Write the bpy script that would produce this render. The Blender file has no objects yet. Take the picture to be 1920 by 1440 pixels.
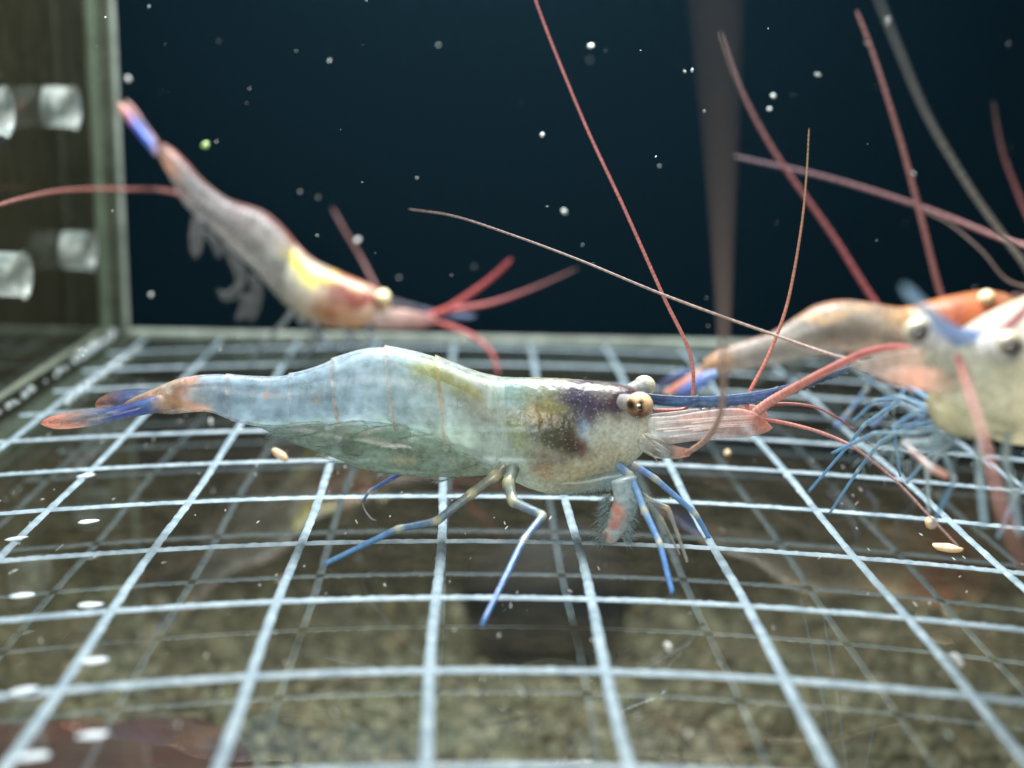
import bpy, math, random
import numpy as np
from mathutils import Vector, Matrix, noise
# 1 Blender unit = 1 cm; the floor grid has 1 cm cells, z = 0 is the top of the grid plate
random.seed(7); RNG = np.random.default_rng(7)
S = bpy.context.scene
S.unit_settings.system = 'METRIC'; S.unit_settings.scale_length = 0.01
col = S.collection

# ------------------------------------------------------------------ camera
FPX, PITCH, YAW, ROLL = 2302.8, 0.22946, 0.03970, 0.02669
CAM = np.array([0.1576, -11.2657, 3.1743])
cp, sp, cy, sy = math.cos(PITCH), math.sin(PITCH), math.cos(YAW), math.sin(YAW)
FW = np.array([sy*cp, cy*cp, -sp]); RT0 = np.array([cy, -sy, 0.0]); UP0 = np.cross(RT0, FW)
RT = math.cos(ROLL)*RT0 + math.sin(ROLL)*UP0; UP = -math.sin(ROLL)*RT0 + math.cos(ROLL)*UP0
cd = bpy.data.cameras.new('camera'); co = bpy.data.objects.new('camera', cd); col.objects.link(co)
M = Matrix.Identity(4)
for i in range(3):
    M[i][0], M[i][1], M[i][2], M[i][3] = RT[i], UP[i], -FW[i], CAM[i]
co.matrix_world = M
cd.sensor_width = 36.0; cd.lens = 36.0*FPX/1920.0; cd.clip_start = 0.05; cd.clip_end = 400
cd.dof.use_dof = True; cd.dof.focus_distance = 9.1; cd.dof.aperture_fstop = 0.21
S.camera = co
# ------------------------------------------------------------------ world, lamps, exposure
w = bpy.data.worlds.new('World'); S.world = w; w.use_nodes = True
bg = w.node_tree.nodes['Background']; bg.inputs[0].default_value = (0.30, 0.42, 0.50, 1); bg.inputs[1].default_value = 0.32
def area(name, loc, target, size, power, color):
    l = bpy.data.lights.new(name, 'AREA'); l.shape = 'RECTANGLE'; l.size, l.size_y = size; l.energy = power; l.color = color
    o = bpy.data.objects.new(name, l); col.objects.link(o); o.location = loc
    o.rotation_euler = (Vector(target)-Vector(loc)).to_track_quat('-Z', 'Y').to_euler()
    return o
area('aquarium_lamp', (0.8, 0.6, 9.5), (0.3, -1.8, 0), (8, 4), 5200, (0.97, 0.99, 1.0))
area('front_fill', (-3.0, -17.0, 6.0), (0, -2, 0), (8, 5), 3000, (1.0, 0.97, 0.92))  # unseen fill added behind the camera, in place of bounce light from the tank
S.view_settings.view_transform = 'Standard'; S.view_settings.look = 'None'
S.view_settings.exposure = 0.0; S.view_settings.gamma = 1.0; S.view_settings.use_curve_mapping = False
S.cycles.transparent_max_bounces = 24; S.cycles.max_bounces = 8; S.cycles.transmission_bounces = 8
S.cycles.caustics_reflective = False; S.cycles.caustics_refractive = False

# ------------------------------------------------------------------ helpers
def ray(px, py): return FPX*FW + (px-960.0)*RT - (py-720.0)*UP
def at(px, py, Y):
    d = ray(px, py); return CAM + d*((Y-CAM[1])/d[1])
def atz(px, py, z=0.0):
    d = ray(px, py); return CAM + d*((z-CAM[2])/d[2])
def atx(px, py, X):
    d = ray(px, py); return CAM + d*((X-CAM[0])/d[0])
def lin(c):
    c = np.asarray(c, float)/255.0
    return np.where(c <= 0.04045, c/12.92, ((c+0.055)/1.055)**2.4)
def rgb(*c): return tuple(lin(c))+(1.0,)
def tag(o, label=None, cat=None, group=None, kind=None):
    if label: o['label'] = label
    if cat: o['category'] = cat
    if group: o['group'] = group
    if kind: o['kind'] = kind
    return o
def empty(name, loc):
    o = bpy.data.objects.new(name, None); o.empty_display_size = 0.2; col.objects.link(o); o.location = tuple(loc); return o
def origin(o):
    p = np.zeros(3)
    while o is not None: p = p+np.array(o.location); o = o.parent
    return p
def mesh(name, V, F, mat, parent=None, C=None, smooth=True, loc=None, mats=None, fm=None):
    """V in world coordinates; the object sits at loc, or at its parent's origin"""
    V = np.asarray(V, float)
    base = origin(parent)
    off = np.array(loc, float) if loc is not None else base
    me = bpy.data.meshes.new(name)
    me.from_pydata((V-off).tolist(), [], [tuple(int(i) for i in f) for f in F]); me.update()
    if C is not None:
        a = me.color_attributes.new('Col', 'FLOAT_COLOR', 'POINT')
        a.data.foreach_set('color', np.asarray(C, np.float32).ravel())
    if smooth: me.polygons.foreach_set('use_smooth', [True]*len(me.polygons))
    for m in (mats or [mat]): me.materials.append(m)
    if fm is not None: me.polygons.foreach_set('material_index', fm)
    o = bpy.data.objects.new(name, me); col.objects.link(o)
    if parent is not None: o.parent = parent
    o.location = tuple(off-base)
    return o
def crom(P, n):
    """centripetal-ish Catmull-Rom through rows of P (any dimension), n samples evenly spread by length"""
    P = np.asarray(P, float)
    if len(P) == 2:
        t = np.linspace(0, 1, n)[:, None]; return P[0]*(1-t)+P[1]*t
    Q = np.vstack([2*P[0]-P[1], P, 2*P[-1]-P[-2]]); out = []
    for i in range(len(P)-1):
        p0, p1, p2, p3 = Q[i:i+4]
        for t in np.linspace(0, 1, 24, endpoint=False):
            out.append(0.5*(2*p1+(p2-p0)*t+(2*p0-5*p1+4*p2-p3)*t*t+(3*p1-p0-3*p2+p3)*t**3))
    out.append(P[-1]); out = np.array(out)
    k = min(3, out.shape[1])
    s = np.concatenate([[0], np.cumsum(np.linalg.norm(np.diff(out[:, :k], axis=0), axis=1))])
    t = np.linspace(0, s[-1], n)
    return np.stack([np.interp(t, s, out[:, j]) for j in range(out.shape[1])], 1)
def vnoise(P, scale, off=0.0, octv=3):
    return np.array([noise.fractal(Vector((p[0]*scale+off, p[1]*scale+off*0.7, p[2]*scale-off)), 1.0, 2.0, octv) for p in P])
def gridfaces(n, m, closed=True):
    F = []
    for i in range(n-1):
        for j in range(m if closed else m-1):
            k = (j+1) % m
            F.append((i*m+j, i*m+k, (i+1)*m+k, (i+1)*m+j))
    return F
# ------------------------------------------------------------------ materials
def newmat(name):
    m = bpy.data.materials.new(name); m.use_nodes = True
    nt = m.node_tree; nt.nodes.clear()
    return m, nt, nt.nodes, nt.links
def nd(N, t, **k):
    n = N.new(t)
    for a, b in k.items(): setattr(n, a, b)
    return n
def tissue(name, rough=0.3, transl=0.35, grain=26.0, gamt=0.30, dots=0.0, dotscale=30.0, bump=0.25, spec=0.5, coat=0.0, bumpdist=0.01, sat=1.0, edge=False):
    """translucent living tissue: colour and opacity from the mesh attribute, fine grain and relief from noise"""
    m, nt, N, L = newmat(name)
    out = nd(N, 'ShaderNodeOutputMaterial'); at_ = nd(N, 'ShaderNodeVertexColor', layer_name='Col')
    tc = nd(N, 'ShaderNodeTexCoord'); n1 = nd(N, 'ShaderNodeTexNoise'); n1.inputs['Scale'].default_value = grain; n1.inputs['Detail'].default_value = 6
    L.new(tc.outputs['Object'], n1.inputs['Vector'])
    mr = nd(N, 'ShaderNodeMapRange'); mr.inputs[1].default_value = 0.3; mr.inputs[2].default_value = 0.7
    mr.inputs[3].default_value = 1-gamt; mr.inputs[4].default_value = 1+gamt; L.new(n1.outputs['Fac'], mr.inputs[0])
    mul = nd(N, 'ShaderNodeVectorMath', operation='SCALE'); L.new(at_.outputs['Color'], mul.inputs[0]); L.new(mr.outputs[0], mul.inputs['Scale'])
    hs = nd(N, 'ShaderNodeHueSaturation'); hs.inputs['Saturation'].default_value = sat; L.new(mul.outputs[0], hs.inputs['Color']); c = hs.outputs[0]
    if dots > 0:
        vo = nd(N, 'ShaderNodeTexVoronoi'); vo.inputs['Scale'].default_value = dotscale; L.new(tc.outputs['Object'], vo.inputs['Vector'])
        r2 = nd(N, 'ShaderNodeMapRange'); r2.inputs[1].default_value = 0.16; r2.inputs[2].default_value = 0.30; r2.inputs[3].default_value = dots; r2.inputs[4].default_value = 0.0
        L.new(vo.outputs['Distance'], r2.inputs[0])
        mx = nd(N, 'ShaderNodeMix', data_type='RGBA'); L.new(r2.outputs[0], mx.inputs[0]); L.new(c, mx.inputs[6]); mx.inputs[7].default_value = (0.55, 0.60, 0.48, 1)
        c = mx.outputs[2]
    bp = nd(N, 'ShaderNodeBump'); bp.inputs['Strength'].default_value = bump; bp.inputs['Distance'].default_value = bumpdist; L.new(n1.outputs['Fac'], bp.inputs['Height'])
    pr = nd(N, 'ShaderNodeBsdfPrincipled'); L.new(c, pr.inputs['Base Color']); pr.inputs['Roughness'].default_value = rough
    pr.inputs['Specular IOR Level'].default_value = spec; pr.inputs['Coat Weight'].default_value = coat; L.new(bp.outputs[0], pr.inputs['Normal'])
    tr = nd(N, 'ShaderNodeBsdfTranslucent'); L.new(c, tr.inputs['Color'])
    m1 = nd(N, 'ShaderNodeMixShader'); m1.inputs[0].default_value = transl; L.new(pr.outputs[0], m1.inputs[1]); L.new(tr.outputs[0], m1.inputs[2])
    tp = nd(N, 'ShaderNodeBsdfTransparent')
    # thin tissue gets denser where the sight line runs along it (path length through the wall)
    lw = nd(N, 'ShaderNodeLayerWeight'); lw.inputs['Blend'].default_value = 0.5
    pw = nd(N, 'ShaderNodeMath', operation='POWER'); L.new(lw.outputs['Facing'], pw.inputs[0]); pw.inputs[1].default_value = 2.5
    mx2 = nd(N, 'ShaderNodeMapRange'); L.new(pw.outputs[0], mx2.inputs[0]); L.new(at_.outputs['Alpha'], mx2.inputs[3]); mx2.inputs[4].default_value = 1.0
    m2 = nd(N, 'ShaderNodeMixShader'); L.new((mx2.outputs[0] if edge else at_.outputs['Alpha']), m2.inputs[0]); L.new(tp.outputs[0], m2.inputs[1]); L.new(m1.outputs[0], m2.inputs[2])
    L.new(m2.outputs[0], out.inputs['Surface'])
    return m
def plain(name, color, rough=0.6, spec=0.4, transl=0.0, alpha=1.0, nscale=0, namt=0.2, bump=0.0, color2=None):
    m, nt, N, L = newmat(name)
    out = nd(N, 'ShaderNodeOutputMaterial'); pr = nd(N, 'ShaderNodeBsdfPrincipled')
    pr.inputs['Base Color'].default_value = color; pr.inputs['Roughness'].default_value = rough; pr.inputs['Specular IOR Level'].default_value = spec
    csock = None
    if nscale:
        tc = nd(N, 'ShaderNodeTexCoord'); n1 = nd(N, 'ShaderNodeTexNoise'); n1.inputs['Scale'].default_value = nscale; n1.inputs['Detail'].default_value = 7; n1.inputs['Roughness'].default_value = 0.6
        L.new(tc.outputs['Object'], n1.inputs['Vector'])
        mr = nd(N, 'ShaderNodeMapRange'); mr.inputs[1].default_value = 0.35; mr.inputs[2].default_value = 0.65; L.new(n1.outputs['Fac'], mr.inputs[0])
        mx = nd(N, 'ShaderNodeMix', data_type='RGBA'); L.new(mr.outputs[0], mx.inputs[0]); mx.inputs[6].default_value = color
        mx.inputs[7].default_value = color2 or tuple(x*(1+namt) for x in color[:3])+(1,)
        L.new(mx.outputs[2], pr.inputs['Base Color']); csock = mx.outputs[2]
        if bump:
            bp = nd(N, 'ShaderNodeBump'); bp.inputs['Strength'].default_value = bump; bp.inputs['Distance'].default_value = 0.03; L.new(n1.outputs['Fac'], bp.inputs['Height']); L.new(bp.outputs[0], pr.inputs['Normal'])
    s = pr.outputs[0]
    if transl:
        tr = nd(N, 'ShaderNodeBsdfTranslucent'); tr.inputs[0].default_value = color
        if csock: L.new(csock, tr.inputs[0])
        m1 = nd(N, 'ShaderNodeMixShader'); m1.inputs[0].default_value = transl; L.new(s, m1.inputs[1]); L.new(tr.outputs[0], m1.inputs[2]); s = m1.outputs[0]
    if alpha < 1:
        tp = nd(N, 'ShaderNodeBsdfTransparent'); m2 = nd(N, 'ShaderNodeMixShader'); m2.inputs[0].default_value = alpha
        L.new(tp.outputs[0], m2.inputs[1]); L.new(s, m2.inputs[2]); s = m2.outputs[0]
    L.new(s, out.inputs['Surface'])
    return m
def clear(name, ior, tint=(1, 1, 1, 1), frost=0.0, frostcol=(0.5, 0.6, 0.6, 1), rough=0.02):
    """clear acrylic: see-through, a Fresnel mirror reflection, and a trace of surface frosting"""
    m, nt, N, L = newmat(name)
    out = nd(N, 'ShaderNodeOutputMaterial'); tp = nd(N, 'ShaderNodeBsdfTransparent'); tp.inputs[0].default_value = tint
    gl = nd(N, 'ShaderNodeBsdfGlossy'); gl.inputs['Roughness'].default_value = rough; gl.inputs[0].default_value = (0.9, 0.95, 0.95, 1)
    s = tp.outputs[0]
    if frost:
        df = nd(N, 'ShaderNodeBsdfDiffuse'); df.inputs[0].default_value = frostcol
        tr = nd(N, 'ShaderNodeBsdfTranslucent'); tr.inputs[0].default_value = frostcol
        a = nd(N, 'ShaderNodeMixShader'); a.inputs[0].default_value = 0.5; L.new(df.outputs[0], a.inputs[1]); L.new(tr.outputs[0], a.inputs[2])
        tc = nd(N, 'ShaderNodeTexCoord'); n1 = nd(N, 'ShaderNodeTexNoise'); n1.inputs['Scale'].default_value = 3.0; n1.inputs['Detail'].default_value = 9; n1.inputs['Roughness'].default_value = 0.7
        L.new(tc.outputs['Object'], n1.inputs['Vector'])
        mr = nd(N, 'ShaderNodeMapRange'); mr.inputs[1].default_value = 0.3; mr.inputs[2].default_value = 0.75; mr.inputs[3].default_value = frost*0.4; mr.inputs[4].default_value = frost*1.6; L.new(n1.outputs['Fac'], mr.inputs[0])
        b = nd(N, 'ShaderNodeMixShader'); L.new(mr.outputs[0], b.inputs[0]); L.new(s, b.inputs[1]); L.new(a.outputs[0], b.inputs[2]); s = b.outputs[0]
    if ior > 1:
        fr = nd(N, 'ShaderNodeFresnel'); ge = nd(N, 'ShaderNodeNewGeometry')     # the same reflection from either side of the face
        mi = nd(N, 'ShaderNodeMapRange'); mi.inputs[3].default_value = ior; mi.inputs[4].default_value = 1/ior
        L.new(ge.outputs['Backfacing'], mi.inputs[0]); L.new(mi.outputs[0], fr.inputs['IOR'])
        c = nd(N, 'ShaderNodeMixShader'); L.new(fr.outputs[0], c.inputs[0]); L.new(s, c.inputs[1]); L.new(gl.outputs[0], c.inputs[2]); s = c.outputs[0]
    L.new(s, out.inputs['Surface'])
    return m
MT = dict(
    shell=tissue('shrimp_shell', rough=0.2, transl=0.55, grain=26, gamt=0.35, bump=0.25, spec=0.7, edge=True, sat=0.95),
    carapace=tissue('shrimp_carapace', rough=0.22, transl=0.38, edge=True, grain=34, gamt=0.28, dots=0.26, dotscale=34, bump=0.5, spec=0.6),
    muscle=tissue('shrimp_muscle', rough=0.5, transl=0.6, grain=8, gamt=0.6, bump=0.2, spec=0.2),
    blade=tissue('shrimp_blade', rough=0.22, transl=0.5, edge=True, grain=22, gamt=0.3, bump=0.3, spec=0.6, sat=0.82),
    limb=tissue('shrimp_limb', rough=0.25, transl=0.30, grain=24, gamt=0.25, bump=0.2, spec=0.6, sat=0.88),
    feeler=tissue('shrimp_feeler', rough=0.4, transl=0.2, grain=20, gamt=0.2, bump=0.2, spec=0.4, sat=0.86),
    eye=tissue('shrimp_eye', rough=0.12, transl=0.1, grain=60, gamt=0.25, bump=0.05, spec=0.6, coat=0.35, sat=0.80),
    hair=plain('seta', rgb(160, 180, 182), 0.4, transl=0.55),
    line=plain('scored_line_white', (0.36, 0.46, 0.51, 1), 0.5, transl=0.45, nscale=7, color2=(0.19, 0.27, 0.32, 1), bump=0.6),
    bubble=clear('bubble_glint', 1.6, tint=(0.96, 0.99, 1, 1), frost=0.30, frostcol=(0.8, 0.9, 0.95, 1), rough=0.05),
    white=plain('white_flake', (0.72, 0.76, 0.74, 1), 0.5, transl=0.3, nscale=40, namt=-0.4),
    tan=plain('food_pellet', (0.62, 0.40, 0.20, 1), 0.6, transl=0.2, nscale=14, color2=(0.75, 0.62, 0.42, 1), bump=0.5),
    green=plain('algae_flake', (0.45, 0.62, 0.28, 1), 0.6, transl=0.3, nscale=18, namt=0.4),
)

# ------------------------------------------------------------------ the setting
BACKY = 5.10
def sheet(name, pts, mat, kind='structure', parent=None):
    o = mesh(name, pts, [(0, 1, 2, 3)], mat, parent, smooth=False, loc=np.mean(np.array(pts, float), 0)); 
    if kind: o['kind'] = kind
    return o
m_back = plain('navy_backdrop', (0.0003, 0.0030, 0.0054, 1), 0.8, spec=0.04, nscale=16, color2=(0.0009, 0.0058, 0.0096, 1))
V = [(-4.42, BACKY, -2.0), (14, BACKY, -2.0), (14, BACKY, 11), (-4.42, BACKY, 11), (-4.42, BACKY+.3, -2.0), (14, BACKY+.3, -2.0), (14, BACKY+.3, 11), (-4.42, BACKY+.3, 11)]
bd = mesh('backdrop', V, [(0, 1, 2, 3), (5, 4, 7, 6), (4, 0, 3, 7), (1, 5, 6, 2), (3, 2, 6, 7), (4, 5, 1, 0)], m_back, smooth=False, loc=(4, BACKY, 0)); bd['kind'] = 'structure'
m_ol = plain('olive_tank_side', (0.100, 0.098, 0.048, 1), 0.8, spec=0.1, nscale=0.5, color2=(0.150, 0.145, 0.075, 1))
sheet('tank_side', [(-9, -14, -5), (-9, 30, -5), (-9, 30, 11), (-9, -14, 11)], m_ol)
sheet('tank_back', [(-9.2, 29, -5), (24, 29, -5), (24, 29, 11), (-9.2, 29, 11)], m_ol)
GZ = -4.2
m_sub = plain('substrate', (0.068, 0.064, 0.042, 1), 0.9, nscale=2.2, color2=(0.105, 0.098, 0.064, 1), bump=0.6)
sheet('tank_bottom', [(-9.2, -14, GZ), (24, -14, GZ), (24, 29.2, GZ), (-9.2, 29.2, GZ)], m_sub)
# gravel bed: pebbles too many to count, one object
def icos():
    t = (1+5**.5)/2
    v = np.array([(-1, t, 0), (1, t, 0), (-1, -t, 0), (1, -t, 0), (0, -1, t), (0, 1, t), (0, -1, -t), (0, 1, -t), (t, 0, -1), (t, 0, 1), (-t, 0, -1), (-t, 0, 1)], float)
    f = [(0, 11, 5), (0, 5, 1), (0, 1, 7), (0, 7, 10), (0, 10, 11), (1, 5, 9), (5, 11, 4), (11, 10, 2), (10, 7, 6), (7, 1, 8), (3, 9, 4), (3, 4, 2), (3, 2, 6), (3, 6, 8), (3, 8, 9), (4, 9, 5), (2, 4, 11), (6, 2, 10), (8, 6, 7), (9, 8, 1)]
    return v/np.linalg.norm(v[0]), f
def icos2():
    v, f = icos(); v = [tuple(x) for x in v]; cache = {}; nf = []
    def mid(a, b):
        k = (min(a, b), max(a, b))
        if k not in cache:
            p = (np.array(v[a])+np.array(v[b]))/2; v.append(tuple(p/np.linalg.norm(p))); cache[k] = len(v)-1
        return cache[k]
    for a, b, c in f:
        x, y, z = mid(a, b), mid(b, c), mid(c, a); nf += [(a, x, z), (b, y, x), (c, z, y), (x, y, z)]
    return np.array(v), np.array(nf)
IV, IF = icos2(); IV1, IF1 = icos(); IF1 = np.array(IF1)
def blobs(centers, sizes, colors=None, base=None, jit=0.18):
    bv, bf = base if base else (IV, IF)
    VV, FF, CC = [], [], []
    for i, (c, s) in enumerate(zip(centers, sizes)):
        a = RNG.normal(size=(3, 3)); q, _ = np.linalg.qr(a)
        p = (bv*(1+RNG.uniform(-jit, jit, (len(bv), 1))))*np.asarray(s); p = p@q.T
        VV.append(p+c); FF.append(bf+len(bv)*i)
        if colors is not None: CC.append(np.tile(colors[i], (len(bv), 1)))
    return np.vstack(VV), np.vstack(FF), (np.vstack(CC) if colors is not None else None)
n = 15000
cx = RNG.uniform(-8.8, 14, n); cyy = RNG.uniform(-7, 16, n); rr = RNG.gamma(3, 0.024, n)+0.05
pal = lin([(100, 97, 76), (94, 92, 70), (116, 112, 90), (86, 82, 63), (102, 92, 68), (124, 120, 100), (94, 96, 78)])
pc = np.c_[pal[RNG.choice(7, n, p=[.24, .22, .13, .16, .08, .07, .10])]*RNG.uniform(.7, 1.15, (n, 1)), np.ones(n)]
gv, gf, gc = blobs(np.c_[cx, cyy, GZ+rr*0.35], np.c_[rr*1.1, rr, rr*0.75], pc, (IV1, IF1))
m_peb = tissue('pebble', rough=0.8, transl=0.0, grain=8, gamt=0.35, bump=0.4, spec=0.25)
g = mesh('gravel', gv, gf, m_peb, C=gc, loc=(0, -3, GZ)); g['kind'] = 'stuff'; g['label'] = 'brown and tan gravel lying below the clear grid floor'; g['category'] = 'gravel'

# maroon block on the gravel, under the near left corner
def rounded_box(c, h, r, nsub=10, jit=0.0):
    t = np.linspace(-1, 1, nsub); VV, FF = [], []
    for ax in range(3):
        for sgn in (-1, 1):
            b = len(VV)
            for i in t:
                for j in t:
                    p = np.zeros(3); p[ax] = sgn; p[(ax+1) % 3] = i; p[(ax+2) % 3] = j
                    q = p*np.array(h); inner = np.clip(q, -(np.array(h)-r), np.array(h)-r); d = q-inner; L_ = np.linalg.norm(d)
                    q = inner + (d/L_*r if L_ > 0 else 0); VV.append(q+c)
            for i in range(nsub-1):
                for j in range(nsub-1):
                    k = b+i*nsub+j; f = (k, k+nsub, k+nsub+1, k+1); FF.append(f if sgn > 0 else f[::-1])
    VV = np.array(VV)
    if jit: VV = VV+jit*np.c_[vnoise(VV, 1.3, 3), vnoise(VV, 1.3, 9), vnoise(VV, 1.3, 17)]
    return VV, FF
bc = atz(60, 1445, GZ+1.2)*np.array([1, 1, 0])+np.array([-.6, 0, GZ+.6])
bv_, bf_ = rounded_box(bc, (2.55, 1.15, 0.6), 0.4, 14, 0.22)
blk = mesh('maroon_block', bv_, bf_, plain('maroon_clay', (0.024, 0.007, 0.006, 1), 0.8, nscale=1.2, color2=(0.060, 0.017, 0.013, 1), bump=0.5), loc=bc*np.array([1, 1, 0])+np.array([0, 0, GZ]))
tag(blk, 'dark maroon clay block lying on the gravel under the grid floor', 'block')

dc = atz(1035, 1055, GZ+1.4); dc[2] = GZ+.9  # dark lump added to make the black patch below the front shrimp
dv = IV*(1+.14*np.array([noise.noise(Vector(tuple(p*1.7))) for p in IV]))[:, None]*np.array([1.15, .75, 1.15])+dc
o = mesh('dark_lump', dv, IF, plain('black_lump', (0.006, 0.006, 0.007, 1), 0.7, nscale=3, namt=1.5, bump=0.5), loc=dc*np.array([1, 1, 0])+np.array([0, 0, GZ]))
tag(o, 'black rounded lump on the gravel, showing dark through the floor below the front shrimp', 'lump')
# ------------------------------------------------------------------ acrylic box with a scored grid floor
box = empty('acrylic_box', (0, 4.3, 0)); tag(box, 'clear acrylic photo box with a white scored grid floor and drilled side wall', 'box')
m_top = clear('acrylic_face', 1.06, tint=(0.97, 0.985, 0.98, 1))
m_bot = clear('acrylic_underside', 1.72, tint=(0.95, 0.97, 0.96, 1), frost=0.11, frostcol=(0.26, 0.22, 0.14, 1), rough=0.03)  # brown frost on the underside stands in for the haze of murky water
m_wall = clear('acrylic_wall', 1.15, tint=(0.95, 0.95, 0.90, 1), frost=0.024, frostcol=(0.40, 0.38, 0.26, 1))
m_edge = clear('acrylic_cut_edge', 1.1, tint=(0.72, 0.80, 0.74, 1), frost=0.30, frostcol=(0.30, 0.36, 0.30, 1))
PT = 0.33
x0, x1, y0, y1 = -4.28, 11.0, -9.0, 4.80
V = [(x0, y0, 0), (x1, y0, 0), (x1, y1, 0), (x0, y1, 0), (x0, y0, -PT), (x1, y0, -PT), (x1, y1, -PT), (x0, y1, -PT)]
plate = mesh('base_plate', V, [(0, 1, 2, 3), (7, 6, 5, 4), (0, 4, 5, 1), (1, 5, 6, 2), (2, 6, 7, 3), (3, 7, 4, 0)], None, box, smooth=False, mats=[m_top, m_bot, m_edge], fm=[0, 1, 2, 2, 2, 2])
def row_y(r, x):                                     # the scored cross lines bow a little towards the near edge
    b = 0.034+0.0022*max(0, r)
    return -r+0.33-0.036*max(0, r)-b*(x-0.55)**2
def strip(name, P, wd, hgt=0.018):
    """a scored line: rough raised ridge with uneven edges, P = centre points (n,3)"""
    n = len(P); T = np.gradient(P, axis=0); T /= np.linalg.norm(T, axis=1)[:, None]
    Sd = np.c_[-T[:, 1], T[:, 0], np.zeros(n)]
    prof = [(-1, 0), (-.55, .8), (0, 1), (.55, .8), (1, 0)]; VV = []
    seed = random.uniform(0, 99)
    for i in range(n):
        a = 1+0.16*noise.noise(Vector((i*0.21, seed, 0)))+RNG.uniform(-.07, .07); b = 1+0.16*noise.noise(Vector((i*0.21, seed, 7)))+RNG.uniform(-.07, .07)
        for u, h in prof:
            k = a if u < 0 else b
            VV.append(P[i]+Sd[i]*u*k*wd+np.array([0, 0, 0.003+hgt*h*RNG.uniform(.6, 1.2)]))
    return mesh(name, VV, gridfaces(n, 5, False), MT['line'], plate)
for r in range(-4, 8):
    xs = np.linspace(-4.20, 8.0, 420); P = np.c_[xs, [row_y(r, x) for x in xs], np.zeros(420)]
    strip('scored_line', P, 0.034)
for m_ in range(-4, 9):
    X = m_ if m_ > -4 else -3.98
    ys = np.linspace(-8.6, 4.5, 420); P = np.c_[np.full(420, X)+0.012*np.sin(ys*1.7+m_), ys, np.full(420, 0.003)]
    strip('scored_line', P, 0.032)
# fine scratches and scuffs in the plate
sv, sf = [], []
for i in range(420):
    x, y = RNG.uniform(-3.8, 6), RNG.uniform(-7, 2.5); l = RNG.gamma(1.6, .009)+.008; a = RNG.normal(1.5, .25); ww = RNG.uniform(.0015, .0035)
    d = np.array([math.cos(a), math.sin(a), 0])*l; s = np.array([-math.sin(a), math.cos(a), 0])*ww; c = np.array([x, y, .006])
    b = len(sv); sv += [c-d-s, c-d+s, c+d+s, c+d-s, c+np.array([0, 0, .004])]; sf += [(b, b+1, b+4), (b+1, b+2, b+4), (b+2, b+3, b+4), (b+3, b, b+4)]
o = mesh('scuff_marks', sv, sf, MT['white'], plate, smooth=False); o['kind'] = 'stuff'
# side wall (left), with drilled holes; back pane and corner edge
WX = -4.30; WT = 0.34
def boxmesh(a, b):
    (xa, ya, za), (xb, yb, zb) = a, b
    V = [(xa, ya, za), (xb, ya, za), (xb, yb, za), (xa, yb, za), (xa, ya, zb), (xb, ya, zb), (xb, yb, zb), (xa, yb, zb)]
    return V, [(3, 2, 1, 0), (4, 5, 6, 7), (0, 1, 5, 4), (1, 2, 6, 5), (2, 3, 7, 6), (3, 0, 4, 7)]
V, F = boxmesh((WX-WT, -9, -PT), (WX, 4.80, 8)); wall = mesh('side_wall', V, F, None, box, smooth=False, mats=[m_wall, m_edge], fm=[1, 1, 1, 0, 1, 0])
V, F = boxmesh((WX-WT, 4.805, -PT), (11, 5.05, 8)); bk = mesh('back_pane', V, F, None, box, smooth=False, mats=[clear('acrylic_back', 1.0, tint=(0.95, 0.98, 0.98, 1), frost=0.0), m_edge], fm=[1, 1, 0, 1, 0, 1])
def rod(name, P, r, mat, parent, n=10, C=None):
    P = np.asarray(P, float); k = len(P); T = np.gradient(P, axis=0); T /= np.linalg.norm(T, axis=1)[:, None]
    up = np.array([0, 0, 1.0]) if abs(T[0][2]) < .8 else np.array([1.0, 0, 0]); VV = []
    r = np.broadcast_to(np.asarray(r, float), (k,))
    A = np.cross(T[0], up); A /= np.linalg.norm(A)
    for i in range(k):
        A = A-T[i]*(A@T[i]); A /= np.linalg.norm(A); B = np.cross(T[i], A)
        for j in range(n):
            t = 2*math.pi*j/n; VV.append(P[i]+r[i]*(math.cos(t)*A+math.sin(t)*B))
    F = gridfaces(k, n); VV += [P[0], P[-1]]
    F += [(len(VV)-2, (j+1) % n, j) for j in range(n)]+[(len(VV)-1, (k-1)*n+j, (k-1)*n+(j+1) % n) for j in range(n)]
    if C is not None: C = np.vstack([np.repeat(C, n, 0), C[:1], C[-1:]])
    return mesh(name, VV, F, mat, parent, C=C)
# glue seams running up the corner and along the foot of the wall
m_seam = plain('glue_seam', (0.26, 0.30, 0.26, 1), 0.35, transl=0.4, alpha=0.62, nscale=3, namt=0.8, bump=0.6)
rod('corner_seam', crom([(WX+.01, 4.78, -.1), (WX+.01, 4.78, 3), (WX+.01, 4.78, 8)], 60), 0.035, m_seam, box)
rod('corner_seam', crom([(WX-WT, 5.06, -.1), (WX-WT, 5.06, 3), (WX-WT, 5.06, 8)], 60), 0.05, m_seam, box)
rod('foot_seam', crom([(WX-WT, -8, .02), (WX-WT, -2, .02), (WX-WT, 4.78, .02)], 60), 0.035, m_seam, box)
rod('back_seam', crom([(WX, 4.76, .03), (2, 4.76, .03), (11, 4.76, .03)], 80), 0.06, m_seam, box)
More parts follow.
